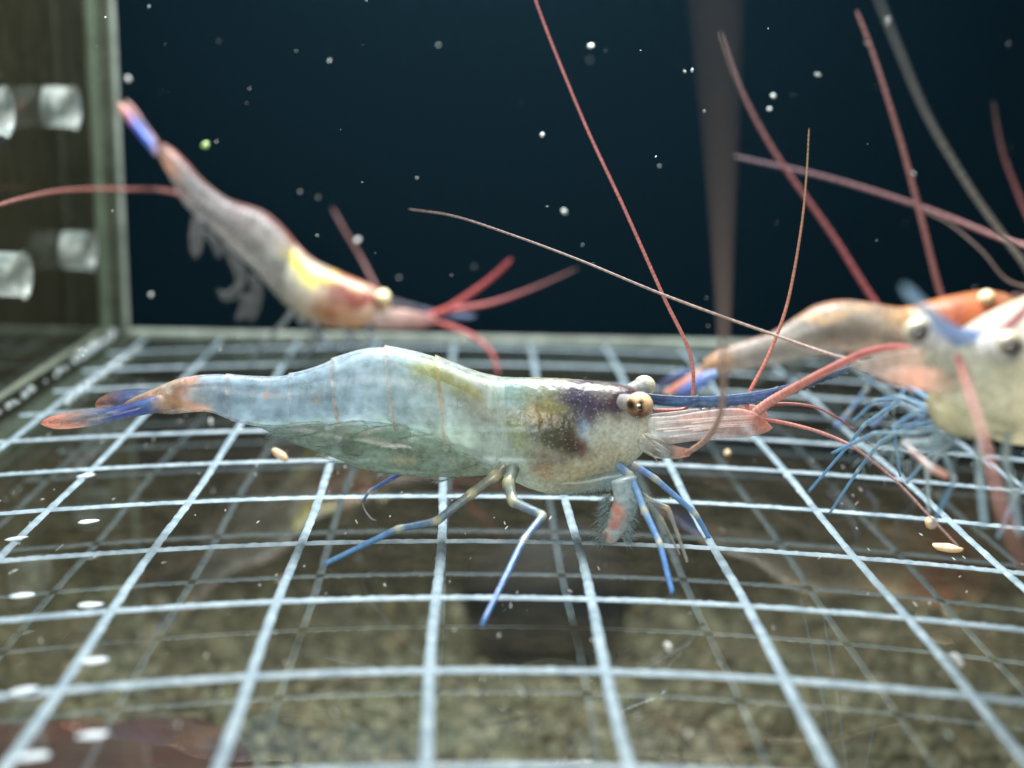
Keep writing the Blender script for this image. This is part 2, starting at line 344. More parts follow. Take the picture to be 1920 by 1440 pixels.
# drilled holes: frosted tubes through the wall
m_hole = plain('frosted_drill_cut', (0.80, 0.88, 0.90, 1), 0.12, spec=1.0, transl=0.4, alpha=0.60, nscale=5, color2=(0.20, 0.28, 0.31, 1), bump=1.0)
def hole(px, py):
    c = atx(px, py, WX-WT/2); R_ = 0.225; nn = 32; VV = []; 
    xs = np.array([WX-WT*.92, WX-WT*.6, WX-WT*.3, WX-.004])
    for x in xs:
        for j in range(nn):
            t = 2*math.pi*j/nn; r = R_*(1+.03*math.sin(3*t+x*9)); VV.append((x, c[1]+r*math.cos(t), c[2]+r*math.sin(t)))
    for j in range(nn):
        t = 2*math.pi*j/nn; VV.append((WX-.004, c[1]+R_*1.12*math.cos(t), c[2]+R_*1.12*math.sin(t)))
    mesh('drilled_hole', VV, gridfaces(5, nn), m_hole, wall)
for p in ((112, 201), (-22, 208), (144, 470), (14, 515)): hole(*p)
# bubbles caught in the seam, then their floor reflection built as beads
bcs, bss = [], []
for k in range(34):
    y = 4.2-0.16*k-RNG.uniform(0, .1)
    if RNG.random() < .35 and k > 7: continue
    r = RNG.uniform(.035, .075) if k < 9 else RNG.uniform(.015, .05); bcs.append((WX+.01, y, .06+r*.9+RNG.uniform(0, .03))); bss.append((r, r, r))
for k in range(14):
    r = RNG.uniform(.035, .06); bcs.append((WX+.42+RNG.uniform(-.02, .02), 3.6-k*.2, r)); bss.append((r, r, r))
bv_, bf_, _ = blobs(bcs, bss, None, (IV, IF), 0.0); o = mesh('seam_bubbles_and_reflection', bv_, bf_, MT['bubble'], box); o['kind'] = 'stuff'

# ------------------------------------------------------------------ shrimp kit
def paint(a, b, base, blobs_, P3=None):
    """a, b: position on the body in photo units; base rgb(a) list; blobs (x, y, rx, ry, rot, rgb, strength)"""
    ks = np.array([k[0] for k in base], float); cs = lin([k[1] for k in base])
    C = np.stack([np.interp(a, ks, cs[:, j]) for j in range(3)], 1)
    if P3 is not None:
        na = vnoise(P3, 2.6, 11); nb = vnoise(P3, 2.6, 47); a = a+na*18+vnoise(P3, 9, 5)*9; b = b+nb*18+vnoise(P3, 9, 71)*9
    for x, y, rx, ry, rot, c, s in blobs_:
        t = math.radians(rot); u = (a-x)*math.cos(t)+(b-y)*math.sin(t); v = -(a-x)*math.sin(t)+(b-y)*math.cos(t)
        f = s*np.exp(-((u/rx)**2+(v/ry)**2)**1.5)[:, None]
        C = C*(1-f)+lin(c)*f
    return C
def loft(name, top, bot, Y, wid, mat, parent, base, blobs_=(), alpha=0.8, n=120, m=40, dors=None, dorsw=0.14, s0=0.0, s1=1.0, flare=0.0, shrink=1.0, yoff=0.0, cap=True, ripple=0.0, alphafn=None, power=1.0, bend=None, postrim=None, ends=(.05, .05)):
    """a body lofted between a dorsal and a ventral outline (photo units on the plane y = Y), wid = half width / half height"""
    NN = 600
    A = crom(np.array(top, float), NN); B = crom(np.array(bot, float), NN)
    t = np.linspace(s0, s1, n); idx = t*(NN-1)
    ip = lambda Q: np.stack([np.interp(idx, np.arange(NN), Q[:, j]) for j in range(2)], 1)
    A, B = ip(A), ip(B); c = (A+B)/2; h = (A-B)/2*shrink
    w3 = wid if np.isscalar(wid) else np.interp(t, [k[0] for k in wid], [k[1] for k in wid])
    if flare: h = h*(1+flare*np.exp(-np.linspace(0, 1, n)/.16))[:, None]
    if cap:
        uu = np.linspace(0, 1, n); rn = np.ones(n)
        if ends[0]: rn = rn*np.sqrt(np.clip(1-(1-np.clip(uu/ends[0], 0, 1))**2, .0025, 1))
        if ends[1]: rn = rn*np.sqrt(np.clip(1-(1-np.clip((1-uu)/ends[1], 0, 1))**2, .0025, 1))
        h = h*rn[:, None]
    Yc = (Y if np.isscalar(Y) else np.interp(t, [k[0] for k in Y], [k[1] for k in Y]))
    Yc = np.broadcast_to(np.asarray(Yc, float)+yoff, (n,))
    VV = np.zeros((n, m, 3)); a2 = np.zeros((n, m)); b2 = np.zeros((n, m)); th = np.zeros((n, m))
    for i in range(n):
        pc = at(c[i, 0], c[i, 1], Yc[i]); pt = at(c[i, 0]+h[i, 0], c[i, 1]+h[i, 1], Yc[i]); hv = pt-pc; hl = np.linalg.norm(hv)
        wv = np.array([0, -1.0, 0])*hl*(w3 if np.isscalar(w3) else w3[i])
        for j in range(m):
            q = 2*math.pi*j/m; s, k = math.sin(q), math.cos(q)
            k = math.copysign(abs(k)**power, k)
            rp = 1+ripple*noise.noise(Vector((i*.11, j*.5, Y if np.isscalar(Y) else 0)))
            VV[i, j] = pc+(hv*s+wv*k)*rp; a2[i, j] = c[i, 0]+h[i, 0]*s; b2[i, j] = c[i, 1]+h[i, 1]*s; th[i, j] = q
    VV = VV.reshape(-1, 3); a2 = a2.ravel(); b2 = b2.ravel(); th = th.ravel()
    C = paint(a2, b2, base, blobs_, VV)
    if dors is not None:
        dd = np.abs(((th-math.pi/2+math.pi) % (2*math.pi))-math.pi); f = (np.exp(-(dd/dorsw)**2)*(0.7+0.5*vnoise(VV, 5, 3)))[:, None].clip(0, 1); C = C*(1-f)+lin(dors)*f
    if postrim is not None:
        ii = np.repeat(np.arange(n), m); f = (np.exp(-((ii-1)/(n*0.028))**2)*postrim[1]*np.clip(0.75+0.9*vnoise(VV, 6, 5), 0, 1))[:, None]; C = C*(1-f)+lin(postrim[0])*f; rimf = f[:, 0]
    al = np.full(len(VV), alpha) if alphafn is None else alphafn(a2, b2, th)
    if postrim is not None: al = al+(.95-al)*rimf
    nz = vnoise(VV, 4.5, 23); C = C*(1+0.22*nz[:, None]); C = C.clip(0, 1)
    CC = np.c_[C, np.clip(al, 0, 1)]
    F = gridfaces(n, m)
    if cap:
        k0 = len(VV); VV = np.vstack([VV, VV[:m].mean(0), VV[(n-1)*m:n*m].mean(0)]); CC = np.vstack([CC, CC[:m].mean(0), CC[(n-1)*m:n*m].mean(0)])
        F += [(k0, (j+1) % m, j) for j in range(m)]+[(k0+1, (n-1)*m+j, (n-1)*m+(j+1) % m) for j in range(m)]
    return mesh(name, VV, F, mat, parent, C=CC)
def feeler(name, pts, r0, r1, c0, c1, parent, n=160, sides=8, rings=True, alpha=.95, alpha1=.55, mat='feeler'):
    """antenna or flagellum through photo points with depth (px, py, Y)"""
    P = crom([at(*p) for p in pts], n); t = np.linspace(0, 1, n)
    if mat == 'feeler' and rings: r0, r1 = r0*.80, r1*.62
    r = r0*(1-t)+r1*t; r[-4:] *= np.array([.9, .75, .5, .15])
    C = lin(c0)*(1-t)[:, None]+lin(c1)*t[:, None]
    if rings: C = C*(1+0.10*np.sign(np.sin(np.arange(n)*math.pi/2+.3)))[:, None]; r = r*(1+0.025*np.sign(np.sin(np.arange(n)*math.pi/2+.3)))
    al = alpha*(1-t)+(alpha if alpha1 is None else alpha1)*t
    return rod(name, P, r, MT[mat], parent, sides, np.c_[C.clip(0, 1), al])
def limb(name, pts, r0, r1, c, parent, joint=(196, 190, 140), end=None, alpha=0.92, sides=10, world=False):
    """a jointed leg: straight articles between the joints, pale swollen joints"""
    J = np.array([p if world else at(*p) for p in pts], float); P = []; dj = []; k = 14
    for i in range(len(J)-1):
        for t in np.linspace(0, 1, k, endpoint=False): P.append(J[i]*(1-t)+J[i+1]*t); dj.append(min(t*np.linalg.norm(J[i+1]-J[i]) if i > 0 else 9, (1-t)*np.linalg.norm(J[i+1]-J[i]) if i < len(J)-2 else 9))
    P.append(J[-1]); dj.append(9); P = np.array(P); dj = np.array(dj)
    Q = P.copy(); Q[1:-1] = (P[:-2]+2*P[1:-1]+P[2:])/4
    t = np.linspace(0, 1, len(Q)); g_ = np.exp(-(dj/0.035)**2)
    # every article is a little waisted in the middle
    r = (r0*(1-t)+r1*t)*.88*(1+0.14*g_)
    C = lin(c)[None]*np.ones((len(Q), 1))
    if end is not None: f = np.clip((t-.35)/.5, 0, 1)[:, None]; C = C*(1-f)+lin(end)*f
    C = C*(1-.65*g_[:, None])+lin(joint)*.65*g_[:, None]
    return rod(name, Q, r, MT['limb'], parent, sides, np.c_[C, np.full(len(Q), alpha)])
def eyeball(name, c, r, look, parent, spot=True, single=False, cols=((205, 150, 70), (120, 70, 25), (18, 12, 10)), pole=(0, 0, 1)):
    n, m = 30, 40; VV, CC = [], []; look = np.array(look, float); look /= np.linalg.norm(look); up = np.array(pole, float); up /= np.linalg.norm(up)
    sd = np.cross(look, up); sd /= np.linalg.norm(sd); u2 = np.cross(sd, look)
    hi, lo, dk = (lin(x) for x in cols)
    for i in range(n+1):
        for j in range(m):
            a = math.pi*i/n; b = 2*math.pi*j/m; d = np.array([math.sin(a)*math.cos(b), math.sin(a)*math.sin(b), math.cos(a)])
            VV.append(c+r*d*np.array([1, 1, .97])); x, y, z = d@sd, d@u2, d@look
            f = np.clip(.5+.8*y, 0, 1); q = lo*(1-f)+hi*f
            rim = np.clip(((.12 if single else .35)-z)/.35, 0, 1)*.7; q = q*(1-rim)+lin((235, 220, 175))*rim
            if spot:
                nn_ = .10*noise.noise(Vector((x*5, y*5, z*5)))
                k1 = math.exp(-(((x-.62)/.40)**2+((y-.02-.3*(x-.6))/.46)**2)**2)+math.exp(-(((x+.08+nn_)/.27)**2+((y+.08)/.62)**2)**2)
                if single: k1 = math.exp(-(((x+.12+nn_)/.86)**2+((y+.12)/.80)**2)**2)
                k1 = min(1, k1); q = q*(1-k1)+dk*k1
            CC.append(np.r_[q, 1.0])
    return mesh(name, VV, gridfaces(n+1, m), MT['eye'], parent, C=np.array(CC))
def setae(name, roots, dirs, length, rad, parent, mat=None):
    VV, FF = [], []
    for p, d in zip(roots, dirs):
        d = np.array(d)/np.linalg.norm(d); l = length*RNG.uniform(.5, 1.2); a = np.cross(d, (0.3, 1, .2)); a /= np.linalg.norm(a); b_ = np.cross(d, a); k = len(VV)
        cur = RNG.normal(0, .12, 3)
        for i in range(3):
            t = 2*math.pi*i/3; VV.append(p+rad*(math.cos(t)*a+math.sin(t)*b_))
        mp = p+(d+cur*.3)*l*.55
        for i in range(3):
            t = 2*math.pi*i/3; VV.append(mp+rad*.7*(math.cos(t)*a+math.sin(t)*b_))
        VV.append(p+(d+cur)*l)
        for i in range(3):
            j = (i+1) % 3; FF += [(k+i, k+j, k+3+j), (k+i, k+3+j, k+3+i), (k+3+i, k+3+j, k+6)]
    o = mesh(name, VV, FF, mat or MT['hair'], parent); o['kind'] = 'stuff'; return o

# ================================================================== the shrimp in front, in focus
Y1 = -2.65
foot = atz(1000, 1000, 0)
s1 = empty('shrimp', (0.7, Y1, 0)); tag(s1, 'large blue-green translucent shrimp standing side-on in front, in sharp focus', 'shrimp', 'shrimps in the acrylic box')
TOP = [(296, 732), (320, 718), (350, 707), (400, 702), (460, 705), (520, 706), (560, 698), (600, 685), (640, 668), (680, 656), (720, 653), (760, 657), (800, 667), (850, 683), (900, 701), (945, 711)]
BOT = [(300, 774), (325, 776), (352, 773), (392, 772), (432, 786), (480, 798), (540, 803), (600, 799), (660, 796), (720, 799), (780, 812), (830, 832), (870, 853), (905, 872), (930, 884), (955, 893)]
abase = [(290, (196, 172, 150)), (350, (176, 184, 190)), (420, (154, 176, 190)), (560, (156, 180, 194)), (700, (180, 200, 212)), (800, (172, 190, 192)), (960, (178, 192, 182))]
ablob = [(330, 752, 50, 22, 10, (215, 165, 115), .75), (385, 765, 35, 12, 15, (225, 160, 110), .7), (345, 718, 40, 10, -30, (215, 150, 110), .6),
         (700, 680, 80, 22, 0, (158, 178, 184), .7), (640, 740, 90, 35, 0, (104, 130, 138), .6), (760, 740, 60, 50, 0, (118, 144, 146), .5), (430, 740, 60, 18, 0, (108, 140, 150), .5),
         (850, 715, 75, 17, 25, (150, 148, 80), .85), (905, 752, 40, 16, 30, (98, 80, 58), .8), (800, 692, 26, 15, 10, (170, 172, 95), .6), (885, 722, 24, 10, 20, (185, 180, 110), .6),
         (600, 792, 200, 7, 0, (180, 205, 190), .6), (800, 812, 100, 9, 22, (175, 205, 185), .6), (508, 742, 6, 9, 0, (200, 130, 60), .8), (594, 744, 6, 10, 0, (190, 140, 60), .8),
         (860, 800, 60, 30, 20, (165, 185, 165), .5), (575, 725, 5, 30, 0, (185, 205, 205), .5), (612, 715, 4, 26, 0, (185, 205, 205), .5), (700, 720, 5, 50, 10, (175, 200, 205), .35)]
# tail fan first: telson and uropods
ub = [(70, (200, 110, 80)), (110, (185, 120, 95)), (160, (120, 120, 125)), (200, (60, 85, 130)), (240, (22, 62, 140)), (280, (40, 90, 150)), (310, (190, 165, 130)), (350, (170, 160, 145))]
ua = lambda a, b, t: np.interp(a, [70, 110, 170, 230, 300], [.62, .55, .35, .72, .9])
loft('uropod', [(72, 791), (105, 778), (160, 769), (220, 762), (270, 748), (308, 737), (350, 733)], [(78, 797), (115, 803), (170, 797), (230, 783), (280, 776), (312, 771), (350, 760)], [(0, Y1-.10), (.7, Y1-.07), (1, Y1+.02)], [(0, 1.6), (.5, 2.4), (.8, 1.0), (1, .35)], MT['blade'], s1, ub, [(150, 795, 34, 5, 0, (215, 120, 80), .8), (92, 788, 20, 7, 0, (225, 120, 85), .8), (200, 770, 60, 3, -8, (175, 175, 170), .7), (255, 766, 34, 9, -8, (20, 60, 160), .9)], alphafn=ua, n=70, m=28)
loft('uropod', [(176, 758), (190, 744), (220, 734), (262, 731), (300, 730), (345, 726)], [(182, 766), (205, 770), (240, 768), (275, 762), (305, 756), (345, 750)], Y1+.16, [(0, 1.6), (.5, 2.4), (1, 1)], MT['blade'], s1, [(175, (150, 95, 75)), (205, (110, 85, 80)), (240, (45, 70, 120)), (300, (110, 120, 125))], [(188, 755, 14, 10, 0, (185, 115, 85), .8), (235, 752, 24, 8, -10, (35, 65, 130), .8)], alpha=.62, n=60, m=28)
loft('telson', [(216, 764), (245, 748), (285, 730), (320, 715), (350, 706)], [(218, 770), (250, 764), (290, 752), (325, 745), (352, 740)], Y1+.02, [(0, 1.0), (1, 1.1)], MT['blade'], s1, [(210, (190, 130, 90)), (260, (165, 140, 115)), (350, (180, 165, 140))], [(270, 742, 40, 3, -30, (225, 150, 95), .9), (312, 722, 14, 6, -30, (230, 230, 220), .8)], alpha=.75, n=50, m=24)
loft('uropod', [(120, 782), (170, 772), (230, 765), (290, 752)], [(122, 787), (175, 784), (235, 777), (295, 764)], Y1+.10, 2.2, MT['blade'], s1, ub, [(255, 766, 34, 9, -8, (30, 75, 170), .9)], alpha=.5, n=50, m=24)
# six abdomen segments, each a shell overlapping the next one behind
cuts = [0.0, 0.20, 0.375, 0.50, 0.655, 0.80, 1.0]
for i in range(6):
    loft('abdomen_segment', TOP, BOT, Y1, [(0, .62), (.3, .66), (.6, .70), (1, .74)], MT['shell'], s1, abase, ablob, flare=.05, alpha=.27, n=46, m=56, dors=(150, 112, 84), dorsw=.11, s0=cuts[i], s1=min(1, cuts[i+1]+.012), shrink=1.0+.006*i, cap=False, postrim=((200, 150, 96), .8 if i > 2 else .45))
loft('abdomen_muscle', TOP, BOT, Y1, [(0, .60), (.3, .64), (.6, .66), (1, .68)], MT['muscle'], s1, abase, ablob, alpha=.52, n=190, m=56, shrink=.90, s0=.02, s1=.99)
loft('gut_line', [(330, 724), (420, 716), (520, 722), (620, 700), (720, 672), (820, 694), (900, 722)], [(330, 730), (420, 724), (520, 731), (620, 711), (720, 682), (820, 712), (900, 744)], Y1-.02, 1.0, MT['muscle'], s1, [(330, (150, 165, 165)), (700, (175, 195, 200)), (780, (150, 150, 95)), (900, (110, 95, 60))], alpha=.5, n=80, m=16)
# carapace with the organs showing through
CT = [(926, 709), (960, 708), (1000, 709), (1060, 711), (1120, 716), (1165, 722), (1195, 734), (1212, 752), (1222, 775)]
CB = [(930, 884), (962, 902), (1000, 919), (1040, 928), (1082, 925), (1122, 909), (1160, 884), (1195, 858), (1220, 826)]
cbase = [(900, (156, 178, 174)), (980, (156, 170, 154)), (1060, (164, 168, 146)), (1140, (186, 188, 170)), (1225, (202, 206, 192))]
cblob = [(955, 735, 45, 28, 0, (125, 165, 165), .7), (1010, 745, 45, 22, 10, (118, 128, 105), .7), (1125, 742, 84, 30, 8, (58, 42, 64), .93), (1178, 738, 36, 22, 10, (56, 32, 46), .95), (1088, 752, 34, 34, 0, (62, 60, 84), .8),
         (1046, 792, 64, 36, 22, (60, 62, 44), .9), (1012, 765, 26, 14, 10, (165, 142, 72), .75), (965, 800, 30, 20, 20, (140, 148, 84), .7), (1035, 755, 24, 12, 0, (170, 160, 92), .5), (1070, 808, 30, 22, 30, (58, 36, 32), .9),
         (1083, 814, 9, 30, -18, (84, 34, 26), .97), (1022, 866, 22, 30, 10, (124, 84, 62), .9), (1018, 838, 40, 20, 0, (98, 86, 70), .8), (1120, 790, 34, 14, 10, (165, 185, 190), .6), (1092, 785, 9, 22, -20, (130, 165, 205), .7),
         (1150, 800, 60, 26, 0, (200, 206, 190), .75), (1080, 880, 70, 32, 0, (178, 172, 140), .7), (960, 860, 40, 30, 0, (158, 178, 160), .5), (1130, 850, 50, 24, 0, (192, 186, 158), .6), (1210, 805, 16, 18, 0, (205, 180, 140), .6), (1040, 918, 70, 9, 0, (150, 165, 150), .7)]
loft('carapace', CT, CB, Y1, [(0, .62), (.5, .60), (.85, .62), (1, .75)], MT['carapace'], s1, cbase, cblob, alphafn=lambda a, b, t: np.interp(a, [926, 950, 1000, 1060, 1226], [.12, .40, .70, .86, .86]), n=220, m=110, dors=(110, 78, 70), dorsw=.06, ripple=.012, ends=(0, .04))
loft('stomach', [(1000, 740), (1060, 735), (1130, 735), (1170, 745)], [(1010, 830), (1060, 850), (1120, 830), (1165, 800)], Y1, .6, MT['muscle'], s1, [(1000, (80, 85, 55)), (1170, (80, 50, 60))], alpha=.9, n=40, m=32)
# cheek fringe below the eye
# pleura and pleopods under the abdomen: overlapping paddles swept back
pl_tone = ((120, 140, 122), (142, 160, 144))
pl = [((905, 848), (770, 872), 26, -.12), ((845, 830), (700, 860), 27, -.14), ((770, 810), (640, 842), 25, -.14), ((690, 800), (575, 828), 20, -.12), ((610, 799), (505, 812), 13, -.1),
      ((880, 866), (800, 889), 22, -.05), ((800, 850), (690, 876), 24, .0), ((720, 835), (600, 852), 20, .05)]
loft('pleura', [(484, 796), (540, 792), (620, 792), (700, 792), (770, 800), (840, 826), (900, 858), (945, 880)], [(488, 803), (540, 827), (610, 852), (670, 874), (730, 886), (800, 894), (870, 893), (945, 888)], Y1-.02, [(0, .5), (.5, .8), (1, 1.2)], MT['shell'], s1,
     [(480, (125, 148, 142)), (640, (136, 162, 148)), (780, (150, 178, 160)), (940, (165, 182, 162))], [(655, 825, 36, 13, 10, (78, 96, 76), .7), (735, 832, 48, 12, 22, (70, 90, 74), .75), (800, 850, 34, 9, 25, (96, 112, 92), .6), (775, 860, 22, 12, 0, (190, 170, 135), .6), (690, 862, 70, 10, 12, (165, 192, 170), .6)],
     alpha=.62, n=90, m=44, ripple=.06)
for k, ((xa, ya), (xb, yb), hh, dy) in enumerate(pl):
    d = np.array([xa-xb, ya-yb], float); d /= np.linalg.norm(d); nrm = np.array([d[1], -d[0]])
    tt = np.linspace(0, 1, 7); tp_, bt_ = [], []
    for t in tt:
        c = np.array([xb, yb])*(1-t)+np.array([xa, ya])*t; hw = hh*(math.sin(math.pi*min(1, .06+t*.80))**.6)
        tp_.append(c+nrm*hw*(1 if nrm[1] < 0 else -1)); bt_.append(c-nrm*hw*(1 if nrm[1] < 0 else -1))
    dk = pl_tone[k % 2]
    loft('pleopod', tp_, bt_, Y1+dy, .22, MT['shell'], s1, [(480, (105, 125, 112)), (640, dk), (760, dk), (930, (140, 150, 125))],
         [((xa+xb)/2, (ya+yb)/2, 40, 12, math.degrees(math.atan2(d[1], d[0])), (92, 110, 92), .5), ((xa*.6+xb*.4), (ya*.6+yb*.4)+hh*.4, 26, 8, 10, (172, 150, 118), .5)],
         alphafn=lambda a, b, t: .22+.30*np.abs(np.sin(t))**6, n=60, m=40, dors=(160, 178, 160), dorsw=.16, ripple=.10)
    rts, drs = [], []
    for q in range(60):
        t = RNG.uniform(0, .6); c = np.array([xb, yb])*(1-t)+np.array([xa, ya])*t; c = c+(-nrm if nrm[1] < 0 else nrm)*hh*(.55+.4*math.sin(math.pi*min(1, .06+t*.8)))*(1 if t > .1 else RNG.uniform(-1, 1))
        rts.append(at(c[0], c[1], Y1+dy)); drs.append((RT*(-d[0])+UP*d[1])*1.0+np.array([0, 0, -.35])+RNG.normal(0, .15, 3))
    setae('pleopod_fringe', rts, drs, .045, .0016, s1)
# rostrum: long upturned saw
RTOP = [(1178, 728), (1215, 737), (1270, 742), (1340, 742), (1410, 735), (1480, 720), (1550, 700), (1610, 680), (1658, 662)]
RBOT = [(1185, 748), (1220, 757), (1275, 763), (1340, 764), (1410, 756), (1480, 739), (1550, 714), (1610, 688), (1658, 664)]
YR = [(0, Y1), (1, Y1-.15)]
ros = loft('rostrum', RTOP, RBOT, YR, [(0, .6), (.3, .35), (1, .4)], MT['blade'], s1, [(1170, (70, 45, 60)), (1215, (34, 62, 100)), (1300, (30, 74, 128)), (1420, (34, 86, 146)), (1520, (50, 85, 120)), (1600, (95, 115, 130)), (1660, (130, 145, 150))],
     [(1300, 759, 150, 4, 0, (105, 130, 140), .7), (1330, 746, 130, 3, 0, (60, 120, 160), .5)], alpha=.90, n=150, m=24)
RB = crom(RBOT, 60); RA = crom(RTOP, 60); m_tooth = plain('tooth', rgb(120, 140, 150), .3, transl=.3, alpha=.85)
for side, Q, sg, rng in (('b', RB, 1, range(14, 57, 2)), ('t', RA, -1, range(2, 50, 6))):
    for i in rng:
        a, b_ = Q[i], Q[min(59, i+2)]; mid = (a*.25+b_*.75)+np.array([3, sg*(6 if side == 'b' else 4)*(1-i/75)]); Yi = Y1-.15*i/59
        tv = [at(a[0], a[1]-sg*2, Yi-.012), at(a[0], a[1]-sg*2, Yi+.012), at(b_[0], b_[1]-sg*2, Yi+.012), at(b_[0], b_[1]-sg*2, Yi-.012), at(mid[0], mid[1], Yi)]
        mesh('rostral_tooth', tv, [(0, 1, 4), (1, 2, 4), (2, 3, 4), (3, 0, 4), (3, 2, 1, 0)], m_tooth, ros, smooth=False)
# antennal scale and peduncle (pink, striated)
sb = [(1210, (180, 184, 176)), (1290, (166, 152, 148)), (1380, (172, 148, 140)), (1450, (196, 128, 108))]
sbl = [(1300, 780, 24, 7, 0, (205, 140, 112), .55), (1388, 772, 14, 8, 0, (215, 112, 88), .8), (1415, 790, 22, 7, 30, (212, 118, 94), .7), (1440, 804, 16, 6, 0, (240, 120, 80), .85)]
for tp_, bt_, yo, al in (([(1212, 782), (1260, 780), (1310, 772), (1370, 766), (1410, 772), (1448, 798)], [(1216, 834), (1260, 832), (1310, 826), (1370, 822), (1415, 818), (1450, 805)], -.20, .48),
                         ([(1205, 778), (1260, 772), (1320, 765), (1390, 758), (1425, 762), (1440, 775)], [(1205, 806), (1260, 805), (1320, 800), (1390, 792), (1428, 788), (1442, 780)], .06, .75)):
    loft('antennal_scale', tp_, bt_, Y1+yo, .22, MT['blade'], s1, sb, sbl, alpha=al, n=90, m=36, dors=(225, 205, 195), dorsw=.3)
for k in range(12):
    u0, u1, v0 = RNG.uniform(1218, 1300), RNG.uniform(1330, 1425), RNG.uniform(0, 1)
    feeler('scale_rib', [(u0, 786+v0*40, Y1-.27), ((u0+u1)/2, 780+v0*40, Y1-.30), (u1, 777+v0*36, Y1-.27)], .0035, .0015, (215, 205, 198), (210, 170, 155), s1, n=30, sides=5, rings=False, alpha=.4)
loft('antenna_base', [(1195, 818), (1225, 822), (1260, 834), (1296, 842)], [(1195, 842), (1225, 856), (1262, 860), (1296, 855)], Y1-.22, .5, MT['blade'], s1, [(1190, (175, 180, 165)), (1250, (140, 145, 140)), (1290, (235, 160, 125))], alpha=.6, n=40, m=24)
for k in range(8):
    u0, v0 = RNG.uniform(1196, 1222), RNG.uniform(812, 856); l_ = RNG.uniform(18, 46)
    feeler('mouth_palp', [(u0, v0, Y1-.22), (u0+l_*.5, v0+RNG.uniform(4, 12), Y1-.27), (u0+l_, v0+RNG.uniform(6, 26), Y1-.24)], .010, .002, (186, 188, 176), (196, 176, 160), s1, n=24, sides=6, rings=False, alpha=.5)
# eyes on stalks
for nm, c, r, sk in (('eye', at(1199, 760, Y1-.24), .098, (1165, 752)), ('eye', at(1208, 724, Y1+.26), .085, (1178, 735))):
    near = c[1] < Y1
    e = eyeball(nm, c, r, (CAM-c)+(np.array([0, 0, 0]) if near else np.array([0, 6, 0])), s1, spot=near, cols=((222, 182, 112), (104, 60, 24), (16, 8, 5)) if near else ((190, 185, 150), (120, 130, 120), (20, 15, 10)))
    p0 = at(sk[0], sk[1], Y1+(-.12 if near else .12))
    rod('eye_stalk', crom([p0, c*.5+p0*.5, c], 12), np.linspace(.055, .075, 12), MT['limb'], s1, 14, np.tile(np.r_[lin((150, 150, 150)), .85], (12, 1)))
# walking legs, feet on the plate
def Lg(pts, zfoot, ybody, r0, r1, c, parent, end=None, **k):
    f = atz(pts[-1][0], pts[-1][1], zfoot); n_ = len(pts); seg = [0]
    for i in range(1, n_): seg.append(seg[-1]+math.dist(pts[i][:2], pts[i-1][:2]))
    out = [(p[0], p[1], ybody+(f[1]-ybody)*s/seg[-1]) for p, s in zip(pts, seg)]
    return limb('walking_leg', out, r0, r1, c, parent, end=end, **k)
Lg([(946, 872), (928, 893), (884, 926), (818, 978), (746, 991), (608, 1058)], .012, Y1-.18, .052, .020, (122, 130, 116), s1, end=(62, 120, 166))
Lg([(962, 878), (953, 906), (962, 941), (1019, 967), (982, 1012), (903, 1173)], .012, Y1-.24, .055, .017, (118, 132, 122), s1, end=(56, 114, 172))
Lg([(1160, 872), (1183, 892), (1209, 959), (1237, 1018), (1261, 1113)], .012, Y1-.22, .036, .020, (96, 140, 180), s1, end=(56, 116, 176))
Lg([(1165, 862), (1190, 873), (1229, 898), (1304, 963), (1330, 1010)], .012, Y1+.15, .036, .018, (96, 138, 182), s1, end=(58, 120, 176))
Lg([(820, 870), (758, 884), (693, 921), (679, 941)], .012, Y1+.2, .030, .009, (60, 90, 150), s1, end=(54, 104, 162))
Lg([(1180, 905), (1213, 935), (1253, 953), (1289, 1054)], .012, Y1-.05, .034, .014, (110, 130, 140), s1, end=(150, 150, 145), alpha=.6)
Lg([(1175, 915), (1215, 945), (1240, 972), (1275, 1040)], .012, Y1-.0, .026, .010, (100, 120, 130), s1, end=(140, 145, 145), alpha=.5)
# long third maxilliped / first leg with hairy claw
loft('mouth_limb', [(1040, 900), (1090, 896), (1140, 885), (1190, 878)], [(1040, 918), (1090, 926), (1140, 920), (1198, 914)], Y1-.20, .5, MT['limb'], s1, [(1040, (150, 155, 130)), (1100, (135, 155, 150)), (1190, (110, 150, 168))], alphafn=lambda a, b, t: np.interp(a, [1040, 1110, 1190], [.1, .5, .75]), n=40, m=24, ends=(.3, .1))
loft('maxilliped', [(1132, 1018), (1126, 994), (1140, 964), (1150, 935), (1144, 900)], [(1150, 1022), (1180, 988), (1194, 960), (1198, 930), (1194, 886)], Y1-.34, .55, MT['limb'], s1, [(1110, (180, 192, 188)), (1200, (150, 180, 190))], [(1150, 952, 12, 14, 20, (225, 128, 92), .9), (1150, 980, 10, 16, 10, (205, 100, 70), .9), (1136, 1010, 10, 8, 0, (215, 125, 90), .8)], alpha=.75, n=60, m=30)
rts, drs = [], []
for q in range(520):
    px, py = RNG.uniform(1125, 1192), RNG.uniform(925, 1015)
    side = -1 if RNG.random() < .6 else 1
    c = np.array([1162+(py-925)*-.12, py]); e_ = c+np.array([side*RNG.uniform(14, 28), 0]); rts.append(at(e_[0], e_[1], Y1-.34+RNG.uniform(-.07, .07)))
    drs.append(RT*side*.8-UP*RNG.uniform(.3, 1.2)+RNG.normal(0, .25, 3))
setae('limb_setae', rts, drs, .09, .0028, s1)
rts, drs = [], []
for q in range(120):
    t = RNG.uniform(0, 1); rts.append(at(1050+t*140, 925-t*18, Y1-.28)); drs.append(-UP+RNG.normal(0, .3, 3))
setae('belly_setae', rts, drs, .04, .002, s1)
